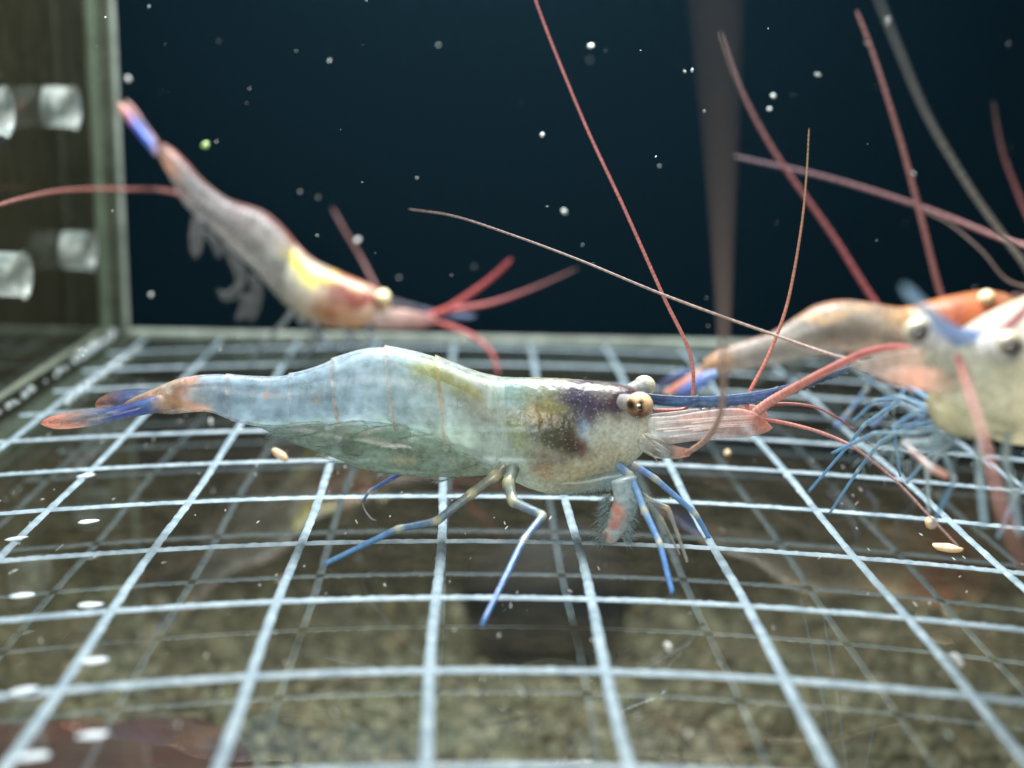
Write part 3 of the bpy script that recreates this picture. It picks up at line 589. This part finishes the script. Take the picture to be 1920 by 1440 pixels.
# long flagella
feeler('antenna', [(1225, 770, Y1+.2), (1285, 765, Y1+.3), (1300, 725, Y1+.3), (1291, 655, Y1+.25), (1245, 558, Y1+.2), (1170, 390, Y1+.1), (1100, 240, Y1), (1030, 70, Y1-.1), (990, -40, Y1-.2)], .020, .012, (176, 104, 94), (182, 104, 102), s1, n=420)
feeler('antenna', [(1288, 850, Y1-.3), (1325, 822, Y1-.6), (1352, 770, Y1-1.4), (1357, 640, Y1-2.8), (1354, 400, Y1-4.2), (1348, 150, Y1-5.2), (1340, -60, Y1-5.7)], .026, .016, (168, 130, 110), (140, 125, 118), s1, n=240, alpha=.85, alpha1=.75)
feeler('antennule_flagellum', [(1400, 768, Y1), (1406, 735, Y1), (1440, 668, Y1+.05), (1476, 570, Y1+.1), (1502, 430, Y1+.15), (1512, 330, Y1+.2), (1517, 240, Y1+.2)], .020, .009, (185, 90, 75), (150, 125, 85), s1, n=260)
feeler('antennule_flagellum', [(1405, 785, Y1-.12), (1440, 756, Y1-.2), (1500, 722, Y1-.4), (1560, 690, Y1-.7), (1620, 662, Y1-1.0), (1670, 651, Y1-1.3), (1712, 652, Y1-1.5)], .046, .030, (178, 122, 108), (186, 82, 80), s1, n=200)
feeler('antennule_flagellum', [(1420, 765, Y1), (1470, 757, Y1), (1530, 764, Y1-.05), (1580, 790, Y1-.1), (1620, 820, Y1-.1), (1650, 850, Y1-.15)], .017, .010, (152, 74, 66), (110, 72, 70), s1, n=160)
feeler('antennule_flagellum', [(1420, 785, Y1-.1), (1480, 795, Y1-.1), (1550, 815, Y1-.2), (1610, 845, Y1-.35), (1680, 902, Y1-.5), (1740, 965, Y1-.7), (1800, 1028, Y1-.9)], .020, .011, (168, 92, 78), (165, 135, 132), s1, n=200)
feeler('leg_whisker', [(679, 941, -1.95), (684, 956, -1.95), (696, 972, -2.0), (706, 976, -2.0)], .004, .003, (140, 150, 155), (140, 150, 155), s1, n=30, rings=False, alpha=.6)

# ================================================================== shrimp climbing at the back left
Y2 = 3.1
s2 = empty('shrimp', tuple(at(600, 640, Y2)*np.array([1, 1, 0]))); tag(s2, 'grey shrimp with yellow saddle and red head, tail raised, at the back left', 'shrimp', 'shrimps in the acrylic box')
T2 = [(292, 262), (322, 278), (350, 305), (382, 340), (428, 374), (488, 394), (524, 421), (560, 462), (592, 490), (640, 512), (690, 533), (722, 552), (736, 570)]
B2 = [(300, 300), (312, 318), (326, 345), (348, 384), (398, 430), (450, 480), (492, 522), (536, 572), (580, 602), (640, 617), (688, 612), (712, 600), (728, 588)]
b2 = [(285, (205, 165, 145)), (325, (180, 165, 160)), (360, (150, 152, 154)), (450, (168, 168, 168)), (540, (178, 180, 174)), (600, (185, 175, 155)), (660, (200, 160, 130)), (740, (215, 190, 165))]
bl2 = [(315, 305, 24, 18, 45, (225, 175, 145), .8), (558, 493, 42, 13, 52, (222, 212, 84), .95), (608, 522, 34, 13, -14, (224, 216, 100), .95), (586, 520, 18, 14, 0, (224, 212, 90), .95),
       (650, 550, 50, 22, 18, (112, 44, 38), .95), (692, 556, 34, 16, 10, (132, 58, 52), .9), (618, 577, 32, 18, 10, (170, 108, 66), .85), (640, 605, 60, 10, 0, (205, 165, 120), .6), (718, 560, 16, 12, 20, (232, 225, 160), .9), (420, 440, 90, 7, 46, (196, 190, 178), .6), (690, 590, 24, 12, 0, (215, 190, 175), .7)]
loft('abdomen', T2, B2, Y2, .62, MT['shell'], s2, b2, bl2, alpha=.30, n=120, m=44, dors=(176, 82, 66), dorsw=.55, s0=0, s1=.62, ends=(.05, 0))
loft('abdomen_muscle', T2, B2, Y2, .58, MT['muscle'], s2, b2, bl2, alpha=.42, n=90, m=36, shrink=.84, s0=.03, s1=.68)
loft('carapace', T2, B2, Y2, .62, MT['carapace'], s2, b2, bl2, alpha=.95, n=90, m=48, dors=(150, 70, 56), dorsw=.3, s0=.605, s1=1, ends=(0, .06))
loft('uropod', [(222, 190), (238, 200), (262, 232), (290, 262)], [(216, 192), (228, 215), (262, 258), (298, 300)], Y2-.05, 1.0, MT['blade'], s2, [(215, (150, 150, 150)), (235, (215, 140, 120)), (258, (30, 84, 196)), (285, (48, 108, 208)), (300, (210, 175, 150))], alpha=.85, n=40, m=22)
loft('telson', [(238, 186), (256, 205), (276, 235), (298, 265)], [(232, 186), (246, 210), (268, 242), (294, 278)], Y2+.06, 1.0, MT['blade'], s2, [(230, (170, 165, 160)), (250, (200, 140, 125)), (270, (110, 110, 140)), (300, (190, 140, 120))], alpha=.7, n=40, m=22)
loft('rostrum', [(724, 556), (770, 568), (820, 582), (862, 588), (894, 590)], [(728, 572), (772, 584), (820, 596), (862, 600), (894, 596)], Y2, .4, MT['blade'], s2, [(720, (80, 70, 80)), (780, (38, 52, 74)), (850, (70, 95, 140)), (895, (95, 115, 150))], alpha=.9, n=50, m=18)
loft('antennal_scale', [(690, 584), (740, 578), (790, 586), (822, 596)], [(700, 616), (740, 618), (790, 615), (822, 606)], Y2-.1, .3, MT['blade'], s2, [(690, (205, 185, 175)), (760, (190, 150, 140)), (822, (180, 120, 115))], alpha=.8, n=40, m=22)
e = eyeball('eye', at(718, 556, Y2-.16), .085, (0.2, -1, .2), s2, spot=False, cols=((240, 230, 170), (205, 185, 120), (40, 30, 20)))
for pts in ([(548, 585), (528, 610), (500, 640), (472, 668)], [(562, 598), (585, 622), (612, 640), (626, 650)], [(590, 604), (600, 630), (570, 668)], [(640, 612), (660, 630), (650, 652)], [(690, 606), (694, 626), (698, 648)]):
    Lg(pts, .01, Y2-.1, .040, .026, (175, 185, 195), s2, end=(165, 185, 205), joint=(200, 205, 205), alpha=.8)
for tp_, bt_ in (([(360, 400), (358, 430), (356, 460), (362, 484)], [(380, 408), (382, 430), (378, 465), (370, 486)]), ([(412, 450), (428, 485), (440, 515), (445, 540)], [(436, 462), (452, 490), (462, 520), (452, 548)]),
                 ([(448, 520), (436, 540), (422, 548), (408, 540)], [(460, 535), (442, 560), (420, 562), (408, 548)]), ([(462, 505), (470, 540), (468, 575), (462, 600)], [(492, 525), (492, 550), (486, 580), (474, 606)]), ([(450, 545), (452, 570), (444, 590), (440, 600)], [(478, 560), (470, 580), (458, 596), (446, 602)]), ([(380, 425), (395, 455), (405, 480)], [(402, 440), (415, 465), (412, 488)])):
    loft('pleopod', tp_, bt_, Y2-.1, .25, MT['blade'], s2, [(300, (165, 165, 165)), (500, (150, 152, 150))], alphafn=lambda a, b, t: .16+.3*np.abs(np.sin(t))**4, n=30, m=24, ripple=.15, ends=(.2, .2))
red = (188, 70, 66)
feeler('antennule_flagellum', [(800, 592, Y2), (836, 580, Y2-.1), (880, 552, Y2-.2), (925, 518, Y2-.3), (960, 485, Y2-.4)], .045, .040, red, (165, 55, 58), s2, n=60)
feeler('antennule_flagellum', [(806, 594, Y2), (850, 580, Y2), (920, 568, Y2+.1), (1000, 540, Y2+.2), (1085, 502, Y2+.3)], .040, .020, red, (80, 50, 55), s2, n=80)
feeler('antennule_flagellum', [(800, 598, Y2), (845, 612, Y2-.1), (890, 632, Y2-.2), (922, 662, Y2-.3), (936, 705, Y2-.4)], .042, .032, red, (180, 80, 75), s2, n=60)
feeler('antenna', [(730, 600, Y2+.3), (715, 560, Y2+.5), (680, 490, Y2+.8), (645, 430, Y2+.9), (622, 388, Y2+1.0)], .035, .030, (120, 75, 72), (110, 70, 68), s2, n=60)
feeler('antenna', [(700, 600, Y2+.35), (600, 520, Y2+.45), (460, 420, Y2+.45), (330, 362, Y2+.3), (220, 355, Y2-.2), (120, 357, 1.7), (40, 372, .2), (-14, 388, -.75)], .034, .026, (140, 72, 66), (140, 90, 80), s2, n=120)

# ================================================================== shrimp behind on the right, facing right
Y3 = 0.9
s3 = empty('shrimp', tuple(at(1600, 760, Y3)*np.array([1, 1, 0]))); tag(s3, 'grey and orange shrimp facing right behind the others, blue tail toward the middle', 'shrimp', 'shrimps in the acrylic box')
T3 = [(1306, 690), (1338, 662), (1390, 642), (1450, 622), (1495, 594), (1530, 573), (1580, 563), (1640, 569), (1690, 576), (1735, 566), (1790, 553), (1845, 545), (1890, 552), (1915, 575)]
B3 = [(1318, 706), (1352, 702), (1400, 693), (1460, 684), (1520, 672), (1570, 664), (1620, 668), (1670, 690), (1705, 705), (1750, 712), (1800, 710), (1850, 690), (1895, 655), (1918, 610)]
b3 = [(1300, (205, 165, 135)), (1370, (178, 172, 165)), (1500, (172, 170, 164)), (1650, (186, 176, 162)), (1720, (185, 160, 130)), (1780, (168, 108, 82)), (1860, (172, 116, 88)), (1920, (200, 150, 110))]
bl3 = [(1340, 684, 24, 16, 0, (225, 185, 140), .8), (1560, 585, 90, 6, -8, (235, 200, 150), .8), (1580, 640, 130, 8, 6, (205, 170, 145), .6), (1570, 620, 80, 18, 0, (128, 128, 124), .5), (1790, 590, 60, 22, -10, (160, 84, 60), .85), (1690, 590, 40, 12, 0, (215, 180, 130), .7), (1820, 575, 40, 14, -10, (210, 120, 75), .8)]
loft('abdomen', T3, B3, Y3, .62, MT['shell'], s3, b3, bl3, alpha=.45, n=110, m=44, dors=(176, 110, 62), dorsw=.42, s0=0, s1=.66, ends=(.05, 0))
loft('abdomen_muscle', T3, B3, Y3, .58, MT['muscle'], s3, b3, bl3, alpha=.6, n=90, m=36, shrink=.84, s0=.03, s1=.66)
loft('carapace', T3, B3, Y3, .62, MT['carapace'], s3, b3, bl3, alpha=.95, n=90, m=48, dors=(196, 120, 70), dorsw=.3, s0=.645, s1=1, ends=(0, .06))
loft('uropod', [(1240, 738), (1262, 722), (1290, 704), (1312, 688)], [(1250, 746), (1272, 734), (1300, 722), (1322, 704)], Y3-.05, 1.2, MT['blade'], s3, [(1238, (110, 60, 60)), (1255, (205, 120, 90)), (1285, (205, 130, 100)), (1320, (180, 160, 150))], alpha=.8, n=36, m=20)
loft('uropod', [(1262, 738), (1290, 716), (1320, 698), (1346, 692)], [(1274, 748), (1300, 736), (1330, 716), (1350, 704)], Y3-.16, 1.0, MT['blade'], s3, [(1260, (60, 80, 130)), (1300, (60, 110, 200)), (1345, (110, 150, 190))], alpha=.8, n=36, m=20)
loft('uropod', [(1230, 722), (1256, 702), (1290, 690)], [(1238, 732), (1264, 716), (1298, 702)], Y3+.12, 1.0, MT['blade'], s3, [(1230, (50, 60, 90)), (1298, (40, 80, 160))], alpha=.6, n=36, m=20)
eyeball('eye', at(1850, 558, Y3-.16), .085, (0.3, -1, .3), s3, spot=False, cols=((240, 205, 140), (200, 150, 90), (40, 30, 20)))
loft('rostrum', [(1895, 548), (1960, 545), (2040, 520)], [(1897, 565), (1960, 560), (2040, 523)], Y3, .4, MT['blade'], s3, [(1890, (120, 80, 70)), (2040, (60, 90, 140))], alpha=.9, n=40, m=18)
for k, (a, b_) in enumerate([(1640, 1590), (1680, 1660), (1720, 1735), (1760, 1800)]):
    Lg([(a, 690), (a-15, 730), (b_, 775), (b_-25, 800)], .01, Y3-.1, .034, .018, (100, 140, 175), s3, end=(70, 120, 185), alpha=.75)
for k, (a, b_) in enumerate([(1440, 684), (1500, 676), (1560, 668), (1610, 668)]):
    loft('pleopod', [(a-14, b_-2), (a-26, b_+18), (a-30, b_+36)], [(a+14, b_-2), (a+2, b_+20), (a-18, b_+40)], Y3-.05, .3, MT['blade'], s3, [(1300, (120, 135, 135)), (1700, (120, 135, 135))], alpha=.45, n=24, m=16)
feeler('antenna', [(1900, 600, Y3+.35), (1790, 640, Y3+.6), (1690, 620, Y3+.8), (1640, 565, Y3+.9), (1560, 440, Y3+1.0), (1455, 290, Y3+1.1), (1390, 170, Y3+1.2), (1350, 60, Y3+1.3)], .044, .030, (172, 52, 60), (95, 80, 78), s3, n=160)
feeler('antenna', [(1890, 590, Y3+.3), (1800, 600, Y3+.5), (1766, 556, Y3+.6), (1730, 420, Y3+.6), (1690, 270, Y3+.6), (1640, 110, Y3+.6), (1606, 20, Y3+.6)], .044, .026, (142, 82, 80), (150, 104, 100), s3, n=160)
feeler('antennule_flagellum', [(1960, 470, Y3+.2), (1880, 448, Y3+.5), (1780, 408, Y3+.8), (1680, 372, Y3+1.0), (1540, 330, Y3+1.2), (1372, 292, Y3+1.4)], .038, .030, (135, 85, 82), (100, 80, 90), s3, n=120)
feeler('antennule_flagellum', [(1960, 545, Y3), (1890, 526, Y3+.1), (1840, 470, Y3+.2), (1780, 420, Y3+.4), (1730, 395, Y3+.5)], .018, .014, (125, 105, 95), (110, 95, 90), s3, n=80)

# ================================================================== shrimp on the right edge, head toward the camera
# body frame: nose end near the camera, body running back to the right
s4 = empty('shrimp', tuple(at(1850, 900, -3.6)*np.array([1, 1, 0]))); tag(s4, 'pale yellow shrimp facing the camera at the right edge, blue snout raised', 'shrimp', 'shrimps in the acrylic box')
def nearer(Y): return Y-0.45*min(1.0, max(0.0, (-2.6-Y)/1.4))
def at4(px, py, Y): return at(px, py, nearer(Y))
def pod(name, rings, mat, parent, colfn, m=40, alpha=.9, n=70):
    """rings: (centre px, py, Y, half width px, half height px); cross-sections face the body axis"""
    K = np.array(rings, float); C_ = np.array([at4(*k[:3]) for k in K]); ppc = FPX/((C_-CAM)@FW); Q = crom(np.c_[C_, K[:, 3]/ppc, K[:, 4]/ppc], n)
    T = np.gradient(Q[:, :3], axis=0); T /= np.linalg.norm(T, axis=1)[:, None]; VV, CC = [], []
    for i in range(n):
        sd = np.cross(T[i], (0, 0, 1.0)); sd /= np.linalg.norm(sd); up = np.cross(sd, T[i])
        for j in range(m):
            q = 2*math.pi*j/m; VV.append(Q[i, :3]+sd*math.cos(q)*Q[i, 3]+up*math.sin(q)*Q[i, 4]); CC.append((i/(n-1), math.sin(q), math.cos(q)))
    VV = np.array(VV); CC = np.array(CC); C = colfn(CC[:, 0], CC[:, 1], CC[:, 2], VV); C = C*(1+.22*vnoise(VV, 4, 3)[:, None])
    F = gridfaces(n, m); k0 = len(VV); VV = np.vstack([VV, VV[:m].mean(0), VV[-m:].mean(0)]); C = np.vstack([C, C[:m].mean(0), C[-m:].mean(0)])
    F += [(k0, (j+1) % m, j) for j in range(m)]+[(k0+1, (n-1)*m+j, (n-1)*m+(j+1) % m) for j in range(m)]
    return mesh(name, VV, F, mat, parent, C=np.c_[C.clip(0, 1), np.full(len(C), alpha)])
def mixc(a, b, f): f = np.clip(f, 0, 1)[:, None]; return a*(1-f)+b*f
def c4(s, u, k, P):
    C = np.tile(lin((216, 212, 180)), (len(s), 1)); C = mixc(C, lin((214, 212, 210)), (u-.2)*1.6); C = mixc(C, lin((222, 170, 90)), np.exp(-((u-.75)/.22)**2-((s-.32)/.12)**2)); C = mixc(C, lin((170, 160, 100)), np.exp(-((s-.55)/.2)**2-((u+.1)/.5)**2)*.6)
    return mixc(C, lin((185, 190, 180)), (.16-s)*6)
pod('carapace', [(1782, 672, -4.40, 20, 18), (1794, 678, -4.3, 62, 40), (1822, 700, -4.15, 100, 78), (1862, 708, -4.0, 118, 108), (1912, 700, -3.8, 124, 135), (1980, 688, -3.5, 126, 150), (2080, 676, -2.9, 118, 140), (2180, 660, -2.3, 105, 125)], MT['shell'], s4, c4, alpha=.88)
pod('abdomen', [(2160, 655, -2.35, 100, 118), (2240, 620, -1.7, 95, 112), (2330, 640, -1.1, 80, 95), (2400, 700, -.5, 55, 66), (2440, 760, -.1, 30, 36)], MT['shell'], s4, lambda s, u, k, P: np.tile(lin((150, 150, 140)), (len(s), 1)), alpha=.8)
for nm, c, st in (('eye', at4(1722, 622, -4.35), at4(1785, 648, -4.25)), ('eye', at4(1893, 648, -4.45), at4(1840, 655, -4.2))):
    eyeball(nm, c, .078, (CAM-c)+np.array([0.3, 0, 0.4]), s4, cols=((222, 216, 172), (200, 200, 186), (30, 14, 20)), spot=True, single=True)
    rod('eye_stalk', crom([st, (st+c)/2, c], 12), np.linspace(.07, .09, 12), MT['limb'], s4, 14, np.tile(np.r_[lin((205, 205, 200)), .9], (12, 1)))
feeler('rostrum', [(p, q, nearer(y)) for p, q, y in [(1830, 640, -4.0), (1792, 628, -4.4), (1755, 600, -4.8), (1722, 567, -5.2), (1693, 536, -5.5)]], .055, .018, (50, 125, 205), (150, 190, 210), s4, n=60, sides=14, rings=False, alpha=.75)
def blade4(tp_, bt_, Y, b_, al=.6): loft('antennal_scale', tp_, bt_, Y, .22, MT['blade'], s4, b_, alpha=al, n=50, m=24, dors=(215, 205, 195), dorsw=.25)
blade4([(1590, 682), (1640, 668), (1700, 655), (1790, 655)], [(1592, 690), (1640, 705), (1700, 722), (1790, 715)], [(0, -4.3), (1, -4.75)], [(1590, (150, 145, 140)), (1700, (195, 165, 145)), (1790, (205, 195, 175))])
blade4([(1630, 700), (1690, 690), (1760, 690), (1800, 690)], [(1632, 704), (1690, 725), (1760, 738), (1800, 735)], [(0, -4.75), (1, -4.8)], [(1630, (165, 155, 145)), (1720, (210, 150, 120)), (1800, (210, 200, 180))])
loft('mouthparts', [(1735, 740), (1770, 735), (1830, 730), (1900, 735)], [(1745, 790), (1775, 812), (1830, 822), (1900, 815)], -4.6, .8, MT['limb'], s4, [(1730, (185, 180, 140)), (1900, (200, 200, 170))], alpha=.9, n=40, m=28)
feeler('antenna', [(p, q, nearer(y)) for p, q, y in [(1740, 690, -4.2), (1660, 686, -3.6), (1570, 668, -3.1), (1440, 624, -2.8), (1250, 555, -2.6), (1080, 485, -2.2), (950, 437, -1.8), (850, 405, -1.4), (765, 392, -1.0)]], .016, .011, (165, 140, 125), (110, 90, 85), s4, n=420)
feeler('antenna', [(p, q, nearer(y)) for p, q, y in [(1795, 668, -4.4), (1812, 720, -4.8), (1838, 800, -5.2), (1862, 890, -5.5), (1890, 990, -5.8), (1935, 1090, -6.0)]], .028, .020, (200, 110, 95), (140, 95, 82), s4, n=90)
feeler('antennule_flagellum', [(p, q, nearer(y)) for p, q, y in [(1860, 640, -4.3), (1930, 570, -4.2), (1935, 520, -4.0), (1880, 440, -3.9), (1820, 355, -4.0), (1740, 220, -4.2), (1680, 80, -4.4), (1640, -20, -4.6)]], .026, .022, (115, 105, 92), (88, 95, 95), s4, n=140, alpha=.85)
feeler('antennule_flagellum', [(p, q, nearer(y)) for p, q, y in [(1850, 650, -4.3), (1940, 560, -4.4), (1950, 470, -4.3), (1912, 370, -4.2), (1880, 285, -4.1), (1862, 190, -4.0)]], .026, .012, (170, 45, 60), (80, 60, 60), s4, n=120)
blu = (86, 146, 184)
def leg4(pts, r0=.03, r1=.016, c=(110, 160, 195), end=blu, al=.85): limb('walking_leg', [(p, q, nearer(y)) for p, q, y in pts], r0*.72, r1*.72, c, s4, end=end, joint=(190, 205, 205), alpha=al)
leg4([(1775, 770, -3.9), (1700, 722, -3.5), (1680, 757, -3.3), (1620, 797, -2.9), (1590, 836, -2.6), (1516, 922, -1.85)])
leg4([(1790, 780, -3.9), (1720, 770, -3.6), (1676, 800, -3.4), (1680, 840, -3.2), (1688, 892, -2.9)])
leg4([(1800, 790, -4.0), (1720, 812, -3.7), (1640, 812, -3.3), (1560, 850, -2.9)], .034, .018, (130, 165, 185))
leg4([(1790, 790, -4.0), (1740, 765, -3.8), (1690, 745, -3.6), (1640, 752, -3.4), (1600, 790, -3.1)], .03, .016, (125, 165, 190))
leg4([(1800, 800, -4.1), (1745, 830, -3.9), (1695, 832, -3.8), (1744, 877, -4.0), (1778, 893, -4.1)], .045, .030, (135, 160, 170), (205, 150, 130), .75)
leg4([(1840, 800, -4.1), (1834, 850, -4.3), (1838, 905, -4.5), (1846, 985, -4.7)], .038, .024, (150, 180, 190), (150, 185, 200), .7)
leg4([(1815, 800, -4.1), (1760, 850, -3.9), (1738, 880, -3.8), (1742, 960, -3.8)], .036, .020, (150, 175, 185), (160, 180, 185), .6)
leg4([(1890, 800, -4.1), (1885, 860, -4.4), (1900, 930, -4.6), (1912, 1000, -4.9)], .04, .026, (160, 180, 185), (150, 175, 190), .7)
leg4([(1830, 790, -4.0), (1780, 805, -3.8), (1745, 850, -3.6), (1700, 905, -3.3)], .03, .018, (130, 160, 175), (120, 160, 190), .7)
leg4([(1930, 800, -4.0), (1945, 870, -4.0), (1900, 940, -4.0), (1870, 1010, -4.1)], .036, .02, (150, 175, 185), (130, 165, 195), .7)
leg4([(1780, 785, -3.9), (1700, 800, -3.5), (1650, 830, -3.1), (1610, 880, -2.7), (1556, 962, -2.2)])
leg4([(1800, 800, -4.0), (1770, 850, -3.9), (1790, 900, -4.0), (1748, 985, -3.9)], .03, .016, (140, 170, 185))
rts, drs = [], []
for q in range(140):
    t = RNG.uniform(0, 1); px = 1620+t*190+RNG.normal(0, 18); py = 800+RNG.normal(30, 30); rts.append(at4(px, py, -3.6-.5*t)); drs.append(-RT*.5-UP*RNG.uniform(0, 1)+RNG.normal(0, .5, 3))
setae('limb_setae', rts, drs, .12, .0035, s4)

# ================================================================== small things
def nugget(name, c, size, mat, label, cat, group=None, rot=None, jit=.14):
    q = np.linalg.qr(RNG.normal(size=(3, 3)))[0] if rot is None else rot
    V = (IV*(1+RNG.uniform(-jit, jit, (len(IV), 1)))*np.array(size))@q.T+c
    o = mesh(name, V, IF, mat, loc=c); tag(o, label, cat, group); return o
def rz(a): c, s = math.cos(a), math.sin(a); return np.array([[c, -s, 0], [s, c, 0], [0, 0, 1]])
def tiltrod(ax):   # long axis along ax
    a = np.array(ax, float); a /= np.linalg.norm(a); b = np.cross(a, (0, 1, .2)); b /= np.linalg.norm(b); return np.stack([a, b, np.cross(a, b)], 1)
nugget('food_pellet', at(525, 857, -1.35)+np.array([0, 0, .02]), (.085, .038, .038), MT['tan'], 'tan rod-shaped food pellet on the grid floor below the front shrimp tail', 'food pellet', 'food pellets', tiltrod((1, 0, -.75)), .06)
nugget('food_pellet', atz(1745, 980, .05), (.055, .05, .045), MT['tan'], 'round tan food pellet below the shrimp at the right edge', 'food pellet', 'food pellets')
nugget('food_pellet', atz(1777, 1027, .03), (.115, .05, .03), MT['tan'], 'flat orange-tan food flake beside the round pellet at the right', 'food pellet', 'food pellets', rz(-.5))
nugget('food_pellet', atz(1364, 850, .03), (.035, .035, .03), MT['tan'], 'tiny yellowish food crumb on the floor under the pink antennal scale', 'food pellet', 'food pellets')
nugget('flake', atz(395, 790, .02), (.03, .02, .015), MT['white'], 'small pale flake on the floor under the front shrimp tail joint', 'flake', 'pale flakes on the floor')
nugget('flake', atz(1252, 1213, .02), (.03, .05, .014), MT['white'], 'white flake on the near floor below the front leg tip', 'flake', 'pale flakes on the floor')
nugget('flake', atz(1795, 1238, .02), (.04, .06, .014), MT['white'], 'pale flake beside a grid line at the lower right', 'flake', 'pale flakes on the floor')
# reflections of the drilled holes, modelled as flat bright flecks on the left floor
fl = [(160, 892, 'farthest bright reflection fleck of the inner row at the left floor'), (165, 978, 'bright reflection fleck second in the inner row at the left floor'), (168, 1134, 'bright reflection fleck third in the inner row at the left floor'), (176, 1239, 'bright reflection fleck fourth in the inner row at the left floor'), (172, 1378, 'nearest bright reflection fleck of the inner row at the left floor'),
      (30, 1010, 'farthest bright reflection fleck at the left edge of the floor'), (40, 1116, 'bright reflection fleck second along the left edge of the floor'), (42, 1296, 'bright reflection fleck third along the left edge of the floor'), (62, 1418, 'nearest bright reflection fleck at the left edge of the floor')]
m_fb = plain('reflection_fleck', (0.80, 0.88, 0.92, 1), 0.12, spec=1.0, transl=0.4, alpha=0.8)
for px, py, lb in fl: nugget('bubble_glint', atz(px, py, .03), (.078, .024, .014), m_fb, lb, 'reflection fleck', 'reflection flecks on the left floor', rz(RNG.uniform(.1, .5)), .2)
big = [(1108, 86, 0, .028, 'white', 'largest white particle drifting in the upper middle'), (1058, 397, .6, .027, 'white', 'white particle drifting left of the long red antenna'), (1450, 180, .4, .022, 'white', 'white particle drifting upper right of the thick blurred antenna'), (1443, 204, .5, .018, 'white', 'small white particle just below another in the upper right'),
       (1298, 132, -1, .014, 'white', 'right one of a tiny white particle pair at the top'), (1284, 134, -1, .011, 'white', 'left one of a tiny white particle pair at the top'), (385, 272, 1.2, .032, 'green', 'green particle drifting right of the raised tail'), (670, 450, 2.6, .032, 'white', 'pale particle drifting beside the back shrimp antenna'), (1665, 40, -3.9, .022, 'white', 'pale particle on the olive antenna at the top right'), (240, 148, 2.8, .034, 'white', 'flat pale particle above the raised tail'), (283, 553, 1.5, .02, 'white', 'pale sliver drifting under the back left shrimp')]
for px, py, Y, r, mt, lb in big: nugget('floating_particle', at(px, py, Y), (r*1.2, r, r*.7), MT[mt], lb, 'particle', 'particles drifting in the water', None, .2)
pcs, pss = [], []
for q in range(120):
    Y = RNG.uniform(-4.0, 4.2); px, py = RNG.uniform(-60, 1980), RNG.uniform(-60, 1050) if RNG.random() < .82 else RNG.uniform(600, 1440)
    p = at(px, py, Y)
    if p[2] < .05 or p[0] < WX+.1: continue
    r = RNG.gamma(1.5, .0022)+.0025; pcs.append(p); pss.append((r*RNG.uniform(1, 2.2), r, r*RNG.uniform(.4, .9)))
bv_, bf_, _ = blobs(pcs, pss, None, (IV1, IF1), .4)
o = mesh('drifting_specks', bv_, bf_, MT['white']); tag(o, 'fine white specks drifting in the water', 'specks', None, 'stuff')
